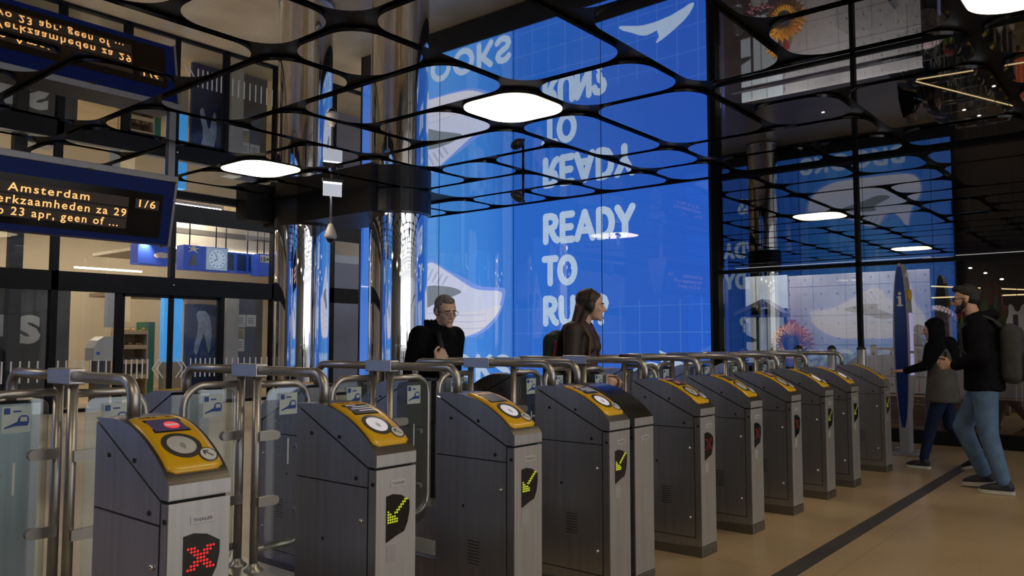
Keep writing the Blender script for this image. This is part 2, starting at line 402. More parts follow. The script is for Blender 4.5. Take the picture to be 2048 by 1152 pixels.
def video_wall():
    r = empty('video_wall', (11.1, 5.29, 0))
    tag(r, 'huge bright blue video wall reading READY TO RUN? with a white running shoe', 'video wall', 'large advertising video walls')
    m_ = MB(); m_.box(.012, .5, 0, 8.15, 0, H + .05); m_.build('housing', BLACK, r)
    m_ = MB(); m_.quad((0, 8.13, .48), (0, .02, .48), (0, .02, H - .01), (0, 8.13, H - .01)); m_.build('display_surface', VBLUE, r)
    m_ = MB()
    write_strokes(m_, 'READY', 2.97, .56, .125, 3.22, 1.07)
    write_strokes(m_, 'TO', 2.24, .54, .12, 3.22, 1.0)
    write_strokes(m_, 'RUN?', 1.54, .54, .12, 3.22, 1.02)
    m_.build('slogan_lettering', VWHITE, r)
    m_ = MB(); write_strokes(m_, 'BROOKS', .51, .54, .12, 7.0, 1.45); m_.build('name_lettering', VWHITE, r)
    # arrow-like sports emblem, bottom right
    pts = [(275, 120), (300, 150), (340, 172), (400, 215), (440, 224), (500, 205), (526, 208), (505, 245), (470, 292), (520, 270), (570, 238), (640, 186), (678, 120), (660, 106), (610, 130), (540, 152), (470, 158), (400, 155), (330, 130), (290, 116)]
    em = [(1.62 - (px - 275) / 405 * 1.42, .64 + (py - 106) / 186 * .52) for px, py in pts]
    flat(smooth_poly(em, 1), -.004, 'emblem', VWHITE, r)
    # running shoe, toe to the right (small y)
    def shoe(px, pz):     # picture units of the mirrored shoe -> y, z
        return (4.12 + (px - 870) / 1075 * 3.2, 1.37 + (655 - pz) / 455 * 1.5)
    out = [(868, 430), (880, 400), (1000, 395), (1100, 385), (1210, 335), (1300, 290), (1400, 245), (1440, 222), (1500, 203), (1570, 232), (1650, 330), (1740, 300), (1800, 200), (1835, 195), (1835, 250), (1880, 380), (1950, 450), (1955, 540), (1925, 610), (1850, 650), (1700, 658), (1500, 660), (1200, 660), (1080, 635), (985, 590), (910, 520)]
    grow = [(x + (-28 if x < 1300 else 14), y + (-18 if y < 500 else 8)) for x, y in out]
    flat(smooth_poly([shoe(*p) for p in grow], 2), -.003, 'shoe_glow', VPALE, r)
    flat(smooth_poly([shoe(*p) for p in out], 2), -.005, 'shoe_upper', VSHOE, r)
    sole = [(875, 470), (890, 510), (960, 575), (1080, 632), (1200, 655), (1500, 657), (1850, 648), (1920, 606), (1950, 540), (1930, 500), (1800, 520), (1600, 545), (1400, 520), (1200, 512), (1000, 500)]
    flat(smooth_poly([shoe(*p) for p in sole], 2), -.007, 'shoe_sole', VSOLE, r)
    patch = [(1190, 395), (1300, 362), (1480, 345), (1560, 355), (1500, 385), (1620, 430), (1700, 470), (1560, 492), (1430, 450), (1290, 420)]
    flat(smooth_poly([shoe(*p) for p in patch], 2), -.007, 'shoe_patch', VGREY, r)
    m_ = MB()
    for i in range(6):
        a = shoe(1330 + i * 45, 300 - i * 16); b_ = shoe(1380 + i * 45, 345 - i * 10)
        m_.quad((-.008, a[0], a[1]), (-.008, a[0] + .05, a[1] + .02), (-.008, b_[0] + .05, b_[1]), (-.008, b_[0], b_[1] - .02))
    for i in range(3):
        P = [shoe(1000 + t * 90, 520 + i * 38 + 8 * math.sin(t * .8) + abs(t - 5) * 2) for t in range(10)]
        for a, b_ in zip(P, P[1:]): m_.quad((-.0085, a[0], a[1]), (-.0085, b_[0], b_[1]), (-.0085, b_[0], b_[1] + .012), (-.0085, a[0], a[1] + .012))
    m_.build('shoe_laces', VLINE, r)
    m_ = MB()
    for y in (1.95, 3.85, 5.75, 7.6): m_.box(-.012, -.009, y - .006, y + .006, .48, H)
    m_.build('pane_joint', SEAMD, r)
    m_ = MB(); m_.box(-.02, .03, -.04, .02, 0, H); m_.box(-.02, .03, 8.13, 8.17, 0, H); m_.box(-.02, .03, 0, 8.15, .40, .48); m_.box(-.01, .03, 0, 8.15, 0, .40); m_.build('frame', BLACK, r)
    return r
vw = video_wall()
v2 = copy_tree(vw); v2.location = (-2.5, 12.7, 0); v2.rotation_euler = (0, 0, PI)
v2['label'] = 'second blue video wall across the hall, seen only mirrored in the shop glass'

# ------------------------------------------------------------------ glazed door wall at the back
YW = 15.4
FR = mat('black_frame', (.008, .008, .009), .5, 0., .2, 4, spec=.12)
mb = MB()
mb.box(-2.9, 16, YW - .06, YW + .10, 2.20, 2.55); mb.box(-2.9, 16, YW - .05, YW + .08, 0, .06); mb.box(-2.9, 16, YW - .05, YW + .08, H - .05, H + .3)
for x, w in ((3.5, .05), (5.73, .06), (10.28, .09), (14.4, .08)): mb.box(x - w, x + w, YW - .06, YW + .08, 0, H)
mb.box(11.6, 11.9, YW - .06, YW + .08, 0, H)
struct(mb.build('wall_back', FR))['label'] = 'black steel framing of the glazed wall behind the hall'
def pane(n, x0, x1, z0, z1, y=YW):
    m_ = MB(); m_.box(x0, x1, y - .006, y + .006, z0, z1); o = struct(m_.build('window_%d' % n, GLASSW)); return o
for i, (x0, x1, z0, z1) in enumerate(((3.55, 5.67, 2.55, 3.70), (5.79, 7.86, 2.55, 3.70), (7.96, 10.19, 2.55, 3.70), (3.55, 5.67, .06, 2.2), (5.79, 6.84, .06, 2.2), (9.06, 10.19, .06, 2.2),
                                      (10.37, 11.6, .06, 2.2), (10.37, 11.6, 2.55, 3.7), (11.9, 14.3, .06, 2.2), (11.9, 14.3, 2.55, 3.7), (0, 3.45, .06, 2.2), (0, 3.45, 2.55, 3.7))): pane(i + 1, x0, x1, z0, z1)
mb = MB(); mb.box(7.86, 7.96, YW - .05, YW + .07, 2.55, 3.7); struct(mb.build('trim_5', FR))
mb = MB()
mb.box(6.84, 6.94, YW - .05, YW + .07, 0, 2.2); mb.box(8.96, 9.06, YW - .05, YW + .07, 0, 2.2); struct(mb.build('trim_6', FR))
WHITEMARK = mat('white_film', (.62, .62, .60), .6, 0., .03, 10)
def marks(parent, xs, x_off=0, y=-.012):
    m_ = MB()
    for x in xs: m_.box(x - .014 - x_off, x + .014 - x_off, y, y + .003, .56, .94)
    m_.build('film_stripe', WHITEMARK, parent)
for n, (x0, x1, sgn) in enumerate(((6.94, 7.91, 1), (7.91, 8.96, -1))):
    d = struct(empty('door_%d' % (n + 1), (0, YW, 0))); d['label'] = ('left' if sgn > 0 else 'right') + ' leaf of the sliding glass doors'
    m_ = MB(); m_.box(x0, x0 + .05, -.04, .01, .0, 2.2); m_.box(x1 - .05, x1, -.04, .01, .0, 2.2); m_.box(x0, x1, -.04, .01, 0, .07); m_.box(x0, x1, -.04, .01, 2.14, 2.2); m_.build('leaf_frame', FR, d)
    m_ = MB(); m_.box(x0 + .05, x1 - .05, -.02, -.01, .07, 2.14); m_.build('leaf_glass', GLASSW, d)
    xm = 7.91 + sgn * .04
    m_ = MB()
    for k in range(2):
        xa = xm - sgn * (.17 + k * .09)
        for (za, zb, s0, s1) in ((.56, .75, 0, 1), (.75, .94, 1, 0)):
            xs0 = xa - sgn * .13 * s0 + sgn * .0; xs1 = xa - sgn * .13 * s1
            m_._add([(xs0 - .014, -.026, za), (xs0 + .014, -.026, za), (xs1 + .014, -.026, zb), (xs1 - .014, -.026, zb)], [(0, 1, 2, 3)])
    m_.build('film_arrow', WHITEMARK, d)
    marks(d, [7.91 - sgn * (.44 + .105 * k) for k in range(6)], y=-.026)
m_ = MB()
for x in [3.7 + .14 * k for k in range(14)] + [5.85 + .14 * k for k in range(7)] + [9.15 + .14 * k for k in range(8)] + [10.42 + .14 * k for k in range(8)]: m_.box(x - .014, x + .014, YW - .012, YW - .009, .56, .94)
struct(m_.build('trim_7', WHITEMARK))['label'] = 'row of white safety stripes on the fixed glass'
m_ = MB(); m_.cyl((7.93, YW - .06, 2.40), .035, .04, 'y'); m_.ell((7.93, YW - .06, 2.40), (.02, .025, .02)); o = m_.build('door_sensor', mat('sensor_grey', (.35, .35, .35), .3, .5)); tag(o, 'small grey motion sensor on the black header above the sliding doors', 'sensor')

# hall beyond the doors
mb = MB(); mb.box(-3, 19, 24.9, 25.1, 0, 6); struct(mb.build('wall_far', BEIGE))
mb = MB(); mb.box(-3, 19, YW + .3, 25, 5.0, 5.2); struct(mb.build('ceiling_far', mat('slatted_ceiling', (.50, .45, .37), .6, 0., .12, 9, stretch=(.1, 4, 1)))) 
mb = MB(); mb.box(-3.1, -2.9, 15.4, 25, 0, 5.1); mb.box(18.9, 19.1, 9, 25, 0, 6); struct(mb.build('wall_right', BEIGE))
TUBEL = mat('light_line', (.9, .88, .82), .4, 0., .02, 3, emit=(1., .93, .80), es=5.)
TUBEW = mat('hall_lamp', (.9, .88, .82), .4, 0., .02, 3, emit=(1., .86, .66), es=95.)
BLUESIGN = mat('blue_sign', (.02, .05, .30), .35, 0., .08, 2, emit=(.02, .06, .36), es=.35)
WHITEPANEL = mat('white_panel', (.62, .60, .56), .4, 0., .04, 4)
DARKGREY = mat('dark_grey_panel', (.13, .12, .112), .35, 0., .15, 2)
def slab(name, label, cat, x0, x1, y0, y1, z0, z1, m, bev=.01, group=None):
    m_ = MB(); cx, cy = (x0 + x1) / 2, (y0 + y1) / 2
    m_.box(x0 - cx, x1 - cx, y0 - cy, y1 - cy, 0, z1 - z0, bev=bev); o = m_.build(name, m, None, (cx, cy, z0)); return tag(o, label, cat, group)
# hanging linear lamps
for i, (x, y, z, ln) in enumerate(((5.6, 19.5, 4.6, 3.), (9.2, 18.4, 4.6, 3.), (12.6, 19.5, 4.6, 3.), (7.0, 22., 4.6, 3.), (11, 22.5, 4.6, 3.))):
    r = empty('linear_lamp', (x, y, z)); tag(r, 'long white line lamp under the slatted ceiling beyond the glass doors', 'lamp', 'line lamps in the hall beyond the doors')
    m_ = MB(); m_.box(-ln / 2, ln / 2, -.07, .07, 0, .08, bev=.01); m_.build('housing', WHITEPANEL, r)
    m_ = MB(); m_.box(-ln / 2 + .03, ln / 2 - .03, -.05, .05, -.012, -.001); m_.build('diffuser', TUBEW, r)
    m_ = MB()
    for sx in (-1.2, 1.2): m_.tube([(sx, 0, .08), (sx, 0, 5.0 - z)], .008, 6)
    m_.build('suspension', BLACK, r)
r = empty('shop_gallery', (9.1, 19.2, 2.55)); tag(r, 'pale shop front band with a bright light line above the blue clock sign', 'shop front')
m_ = MB(); m_.box(.35, 3.6, -.3, .3, 1.08, 1.75, bev=.01); m_.box(.1, 3.6, -.3, 3, 1.0, 1.08); m_.build('fascia_board', mat('pale_board', (.55, .5, .42), .5), r)
m_ = MB(); m_.box(.4, 3.5, -.34, -.30, 1.02, 1.07); m_.build('light_strip', TUBEL, r)
m_ = MB(); m_.box(.6, 3.4, -.315, -.29, 1.42, 1.55); m_.build('vent_slot', DARKGREY, r)
m_ = MB(); m_.box(.05, 3.6, -.25, 3, -.1, 0); m_.build('soffit', mat('soffit_brown', (.20, .16, .12), .5), r)
for i, (x, z) in enumerate(((6.9, 2.70), (6.6, 2.60))):
    m_ = MB(); m_.box(-.7, .7, -.03, .03, 0, .035, bev=.004); o = m_.build('light_tube', TUBEL, None, (x + .7, 17.5 + i, z + .1))
    tag(o, ('upper' if i == 0 else 'lower') + ' of two white light tubes seen through the high glass over the doors', 'lamp')
def box_sign(x0, x1, z0, z1, y, name, label):
    r = empty(name, ((x0 + x1) / 2, y, z0)); tag(r, label, 'sign'); hw = (x1 - x0) / 2
    m_ = MB(); m_.box(-hw, hw, 0, .35, 0, z1 - z0, bev=.015); m_.build('sign_box', BLUESIGN, r)
    m_ = MB(); m_.tube([(-hw * .6, .17, z1 - z0), (-hw * .6, .17, z1 - z0 + .9)], .015, 8); m_.tube([(hw * .6, .17, z1 - z0), (hw * .6, .17, z1 - z0 + .9)], .015, 8); m_.build('hanger', BLACK, r)
    return r
r = box_sign(8.15, 8.95, 2.98, 3.45, 17.4, 'hanging_sign', 'blue hanging sign with a pale hand left of the black post')
m_ = MB(); m_.prism(smooth_poly([(-.05, .22), (.08, .30), (.22, .29), (.33, .25), (.24, .23), (.32, .2), (.2, .16), (.1, .18), (.02, .15)], 1), 'y', -.006, .001); m_.build('hand_picture', mat('pale_skin', (.6, .48, .40), .5), r)
r = box_sign(9.19, 10.30, 2.93, 3.50, 17.35, 'clock_sign', 'blue box sign with a white station clock face')
m_ = MB(); m_.box(.44 - .02, .98 - .02, -.012, 0, .03, .55); m_.build('clock_panel', mat('clock_panel', (.35, .42, .52), .4, emit=(.3, .4, .55), es=.35), r)
for o_ in r.children:
    if o_.name.startswith('clock_panel'): o_.location.x = -.55 + .12
m_ = MB(); m_.cyl((.27 + 0, -.013, .29), .215, .004, 'y', 40)
cf = m_.build('clock_face', mat('clock_face', (.55, .62, .72), .4, emit=(.4, .5, .65), es=.4), r)
m_ = MB()
for k in range(12):
    a = k * PI / 6; m_.cyl((.27 + .17 * math.sin(a), -.02, .29 + .17 * math.cos(a)), .014, .008, 'y', 8)
for a, ln, w in ((math.radians(-22), .15, .012), (math.radians(-122), .10, .016)):
    d = Vector((math.sin(a), 0, math.cos(a))); n_ = Vector((d.z, 0, -d.x)) * w / 2; c = Vector((.27, -.022, .29)); e = c + d * ln
    m_.quad(c - n_, c + n_, e + n_, e - n_)
m_.build('clock_marks', mat('clock_blue', (.01, .03, .18), .4), r)
m_ = MB()      # pale paper flower figure on the left side of the sign
for k in range(6):
    a = -.6 + k * .84; m_._add([(-.34 + .03 * math.cos(a + 1.5), -.02, .47 + .03 * math.sin(a + 1.5)), (-.34 + .17 * math.cos(a), -.03, .47 + .17 * math.sin(a)), (-.34 + .03 * math.cos(a - 1.5), -.02, .47 + .03 * math.sin(a - 1.5))], [(0, 1, 2)])
m_.build('paper_star', mat('paper_cream', (.62, .58, .48), .6), r)
m_ = MB(); m_.prism([(-.44, .1), (-.36, .34), (-.28, .34), (-.24, .1)], 'y', -.02, 0); m_.build('shade_panel', DARKGREY, r)
r = box_sign(10.4, 11.4, 2.98, 3.48, 17.8, 'poster_case', 'dark blue poster case behind the high glass beside the clock sign')
m_ = MB()
for i, c in enumerate((0, .34, .66)): m_.box(-.42 + c, -.18 + c, -.01, 0, .05, .45)
m_.build('poster', mat('poster_dark', (.02, .035, .09), .3, 0., .6, 3), r)
r = box_sign(11.1, 11.42, 2.9, 3.45, 17.3, 'temperature_sign', 'small blue sign with 15 on a white card')
m_ = MB(); m_.box(-.12, .14, -.01, 0, .33, .51); m_.build('card', WHITEPANEL, r)
vs, fs = text_mesh('15+', -.10, .12, .36, .11, .03); m_ = MB(); m_._add([(x, -.013, z) for x, y, z in vs], fs); m_.build('digits', SEAMD, r)

# shelf display, light column and panels inside
r = empty('product_shelf', (8.42, 18.2, 0)); tag(r, 'wooden shop shelf with trays of goods and a green side seen through the left door', 'shelf')
WOODP = mat('pale_wood', (.50, .38, .24), .5, 0., .12, 6, stretch=(.2, 1, 3)); GREENB = mat('green_board', (.04, .17, .10), .5)
m_ = MB(); m_.box(-.3, -.27, -.3, .3, 0, 1.5); m_.box(.24, .27, -.3, .3, 0, 1.5); m_.box(-.3, .27, .27, .3, 0, 1.6); m_.build('shelf_frame', WOODP, r)
m_ = MB(); m_.box(.275, .42, -.3, .3, .0, 1.72); m_.build('side_board', GREENB, r)
rn = random.Random(9); TR = [mat('goods_%d' % i, c, .5) for i, c in enumerate(((.35, .22, .05), (.22, .12, .05), (.12, .10, .10), (.3, .25, .16)))]
for i in range(4):
    z = .45 + i * .33
    m_ = MB(); m_.box(-.27, .24, -.32, .27, z, z + .025); m_.box(-.27, .24, -.34, -.32, z, z + .09); t = m_.build('tray', WOODP, r)
    m_ = MB()
    for k in range(14): m_.ell((-.22 + .42 * rn.random(), -.26 + .4 * rn.random(), z + .06 + .05 * rn.random()), (.05, .05, .04), None, 8)
    g = m_.build('goods', TR[3 - i], t); g['kind'] = 'stuff'
r2 = empty('shelf_fill_spot', (8.3, 17.3, 3.6)); tag(r2, 'small spotlight added to brighten the goods shelf beyond the doors', 'spotlight')  # added spotlight, gives the shelf a brighter, warmer look
m_ = MB(); m_.lathe([(0, .14), (.04, .14), (.05, 0), (.04, 0), (.035, .03), (0, .03)], n=18); m_.build('can', BLACK, r2)
m_ = MB(); m_.tube([(0, 0, .14), (0, 0, 1.4)], .008, 8); m_.build('rod', BLACK, r2)
ld = bpy.data.lights.new('spot_beam', 'SPOT'); ld.energy = 140; ld.color = (1, .82, .6); ld.spot_size = math.radians(80); ld.spot_blend = .8; ld.shadow_soft_size = .04
lo = bpy.data.objects.new('spot_beam', ld); COL.objects.link(lo); lo.parent = r2; lo.location = (0, 0, -.03); lo.rotation_euler = (math.radians(18), 0, 0)
r = empty('wall_notice_board', (8.36, 18.9, 0)); tag(r, 'grey and cream poster boards hanging above the goods shelf', 'notice')
m_ = MB(); m_.box(-.22, .0, -.02, .02, 1.6, 2.45); m_.build('grey_board', mat('grey_board', (.3, .31, .33), .5), r)
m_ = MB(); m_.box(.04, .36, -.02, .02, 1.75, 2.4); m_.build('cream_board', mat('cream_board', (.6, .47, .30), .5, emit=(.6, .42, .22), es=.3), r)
r = empty('light_column', (9.3, 18.1, 0)); tag(r, 'glowing sky blue column behind the middle of the sliding doors', 'lit column')
m_ = MB(); m_.box(-.2, .25, -.1, .1, 0, .8, bev=.01); m_.build('column_base', mat('column_base', (.4, .36, .3), .5), r)
m_ = MB(); m_.box(-.2, .25, -.1, .1, .8, 2.6, bev=.01); m_.build('light_panel', mat('sky_panel', (.05, .3, .6), .3, emit=(.05, .27, .66), es=.8), r)
r = empty('poster_stand', (9.28, 16.6, 0)); tag(r, 'dark upright advert panel with pale legs in jeans behind the right door', 'poster')
m_ = MB(); m_.box(-.42, .32, -.05, .05, 0, 2.1, bev=.01); m_.build('stand_panel', mat('navy_panel', (.022, .028, .075), .2, 0., .2, 2), r)
m_ = MB(); m_.prism(smooth_poly([(-.22, 1.95), (.1, 1.95), (.2, 1.5), (.14, .95), (.06, 1.2), (.0, 1.5), (-.08, 1.25), (-.16, .95), (-.25, 1.1), (-.12, 1.6)], 1), 'y', -.056, -.05); m_.build('picture', mat('pale_denim', (.28, .34, .44), .5, 0., .35, 6), r)
m_ = MB(); m_.box(-.42, .32, -.055, .05, 2.1, 2.3); m_.build('header', mat('brown_header', (.3, .2, .13), .5), r)
slab('stone_column', 'beige column right of the sliding doors, behind the glass', 'column', 9.55, 9.86, 16.1, 16.5, 0, 2.5, mat('stone_beige', (.42, .38, .31), .5))
r = empty('notice_wall', (10.24, 16.4, 0)); tag(r, 'dark partition behind the fixed glass with four paper notices', 'partition')
m_ = MB(); m_.box(-.36, .42, 0, .1, 0, 2.5, bev=.005); m_.build('panel', DARKGREY, r)
for i, (x0, x1, z0, z1, nm) in enumerate(((-.29, -.03, 1.60, 1.89, 'notice'), (-.01, .24, 1.62, 1.89, 'notice'), (-.29, -.04, 1.36, 1.58, 'yellow_notice'), (-.29, -.05, 1.05, 1.34, 'notice'))):
    m_ = MB(); m_.box(x0, x1, -.008, 0, z0, z1); c = m_.build(nm, mat('notice_paper', (.58, .56, .50), .6) if nm == 'notice' else mat('notice_yellow', (.45, .38, .16), .6), r)
    m_ = MB()
    for k in range(3): m_.box(x0 + .04, x1 - .06, -.011, -.008, z1 - .09 - k * .05, z1 - .075 - k * .05)
    m_.build('print_lines', mat('print_grey', (.15, .14, .13), .6), c)
r = empty('ticket_desk', (6.97, 16.4, 0)); tag(r, 'white rounded service desk with a small dark blue mark behind the left glass', 'desk')
m_ = MB(); m_.prism([(-.17, .9), (-.17, 1.15), (-.1, 1.3), (.02, 1.38), (.2, 1.38), (.2, .9)], 'y', -.2, .2, bev=.015); m_.build('desk_hood', WHITEPANEL, r)
m_ = MB(); m_.box(-.1, .18, -.15, .15, 0, .9); m_.build('desk_foot', DARKGREY, r)
m_ = MB(); m_.box(-.12, -.06, -.205, -.2, 1.02, 1.08); m_.build('mark', BLUESIGN, r)
r = empty('letter_screen', (5.6, 16.6, 0)); tag(r, 'tall dark screen with big white letters behind the far left glass', 'screen')
m_ = MB(); m_.box(-1.0, .9, 0, .1, 0, 2.3, bev=.01); m_.build('screen_panel', mat('grey_screen', (.085, .08, .075), .25, 0., .25, 1.2), r)
m_ = MB(); vs, fs = text_mesh('AS', -.66, .38, 1.28, .46, .06)
# the letter S shows mirrored
half = [(v, f) for v, f in ((vs, fs),)][0]
mid = .0
S_ = MB(); S_._add([((-.66 + (.38 - x)) if False else x, -.006, z) for x, y, z in vs], fs); S_.build('letters', WHITEPANEL, r)
m_.bm.free()
slab('beige_pier', 'beige pier at the far left behind the fixed glass', 'column', 4.3, 4.75, 16.9, 17.3, 0, 4.9, MATS['stone_beige'])
slab('black_post_inside', 'wide black post behind the far left glass beside the lettered screen', 'post', 5.28, 5.5, 16.2, 16.4, 0, 5.0, BLACK)
slab('dark_display_unit', 'dark shop display unit behind the left fixed glass', 'display', 5.95, 6.55, 17.6, 18.1, 0, 2.2, mat('dark_display', (.07, .07, .085), .25, 0., .5, 3))
slab('tint_panel', 'tall lavender panel added for the tint reflected in the right end glass', 'poster', 13.0, 14.35, 17.2, 17.35, 0, 3.6, mat('lavender_tint', (.20, .21, .30), .4, 0., .15, 1.))  # lavender panel added to stand in for the pane's reflection

# ------------------------------------------------------------------ ticket gates
def lid_curve(n=18):
    P = [(0., .886), (.024, .913), (.06, .945), (.10, .973), (.153, 1.003), (.205, 1.026), (.255, 1.042), (.31, 1.052), (.37, 1.055), (.48, 1.052)]
    out = []
    for i in range(len(P) - 1):
        p0 = P[max(i - 1, 0)]; p1 = P[i]; p2 = P[i + 1]; p3 = P[min(i + 2, len(P) - 1)]
        for k in range(4):
            t = k / 4
            out.append(tuple(.5 * ((2 * p1[j]) + (-p0[j] + p2[j]) * t + (2 * p0[j] - 5 * p1[j] + 4 * p2[j] - p3[j]) * t * t + (-p0[j] + 3 * p1[j] - 3 * p2[j] + p3[j]) * t ** 3) for j in (0, 1)))
    return out + [P[-1]]
LC = lid_curve()
def on_lid(s, off=0.):
    """point at arc length s from y=.024 upwards, with outward offset"""
    pts = [p for p in LC if p[0] >= .0239]; d = 0
    for a, b in zip(pts, pts[1:]):
        l = math.hypot(b[0] - a[0], b[1] - a[1])
        if d + l >= s or b is pts[-1]:
            t = (s - d) / l; ty, tz = (b[0] - a[0]) / l, (b[1] - a[1]) / l
            return (a[0] + (b[0] - a[0]) * t - tz * off, a[1] + (b[1] - a[1]) * t + ty * off)
        d += l
SF = .327        # length of the yellow fascia along the lid
def decal(poly, off, name, m, parent, thick=.0, bm_only=None):
    """poly in (x, s) laid on the lid"""
    m_ = bm_only or MB()
    b = bmesh.new(); vs = [b.verts.new((x, s, 0)) for x, s in poly]; f = b.faces.new(vs)
    if len(poly) > 4: bmesh.ops.triangulate(b, faces=[f]) if False else bmesh.ops.poke(b, faces=[f])
    def mp(x, s, o): y, z = on_lid(s, o); return Vector((x, y, z))
    vv = [m_.bm.verts.new(mp(v.co.x, v.co.y, off)) for v in b.verts]; b.verts.index_update()
    for f in b.faces: m_.bm.faces.new([vv[v.index] for v in f.verts])
    if thick:
        base = [m_.bm.verts.new(mp(x, s, off - thick)) for x, s in poly]; top = vv[:len(poly)]
        for i in range(len(poly)): j = (i + 1) % len(poly); m_.bm.faces.new((base[i], base[j], top[j], top[i]))
    b.free()
    if bm_only is None: return m_.build(name, m, parent)
def circ(cx, cs, r, n=28, r2=None): return [(cx + r * math.cos(2 * PI * k / n), cs + (r2 or r) * math.sin(2 * PI * k / n)) for k in range(n)]
def annulus(cx, cs, r0, r1, off, m_, n=32):
    A = []
    for r in (r0, r1): A.append([m_.bm.verts.new((cx + r * math.cos(2 * PI * k / n),) + on_lid(cs + r * math.sin(2 * PI * k / n), off if r == r0 else off - .001)) for k in range(n)])
    for k in range(n): m_.bm.faces.new((A[0][k], A[1][k], A[1][(k + 1) % n], A[0][(k + 1) % n]))
LEDR = mat('led_red', (.05, 0, 0), .4, emit=(1., .03, .025), es=.75); LEDRD = mat('led_red_dim', (.05, 0, 0), .4, emit=(.22, .02, .015), es=.30)
LEDGD = mat('led_green_dim', (.05, .05, 0), .4, emit=(.32, .40, .03), es=.45)
LEDG = mat('led_green', (.05, .05, 0), .4, emit=(.60, .66, .03), es=.75)
SCRP = mat('screen_purple', (.02, .015, .03), .15, emit=(.028, .02, .05), es=1.); SCRD = mat('screen_dark', (.012, .012, .014), .35, emit=(.02, .02, .025), es=.6)
SCRL = mat('screen_text', (.2, .2, .2), .3, emit=(.35, .33, .36), es=.8); SCRR = mat('screen_red', (.3, .02, .02), .3, emit=(.75, .06, .07), es=.9)
RINGD = mat('reader_ring', (.07, .068, .066), .35, .3, .06, 20); READER = mat('reader_pad', (.50, .52, .53), .25, 0., .08, 12); READERW = mat('reader_pad_lit', (.72, .72, .76), .25, 0., .05, 12, emit=(.7, .7, .8), es=.35)
WHITED = mat('white_disc', (.62, .62, .63), .35); PLATE = mat('name_plate', (.50, .50, .51), .4, .3); STICK = mat('grey_sticker', (.33, .33, .34), .5); DSP = mat('display_glass', (.008, .008, .009), .08, 0., .1, 5)
SCREWM = mat('screw_hole', (.01, .008, .008), .5); KNOBM = mat('lock_chrome', (.75, .75, .75), .15, 1.)
TRAINW = mat('sticker_white', (.50, .58, .60), .5, 0., .03, 8); TRAINB = mat('sticker_blue', (.012, .05, .27), .4)
LIDTOP = mat('lid_dark_top', (.075, .066, .062), .30, .55, .08, 30)  # darker tone for the upward lid faces
BRONZE = mat('lid_steel', (.105, .10, .098), .30, 1., .08, 30)

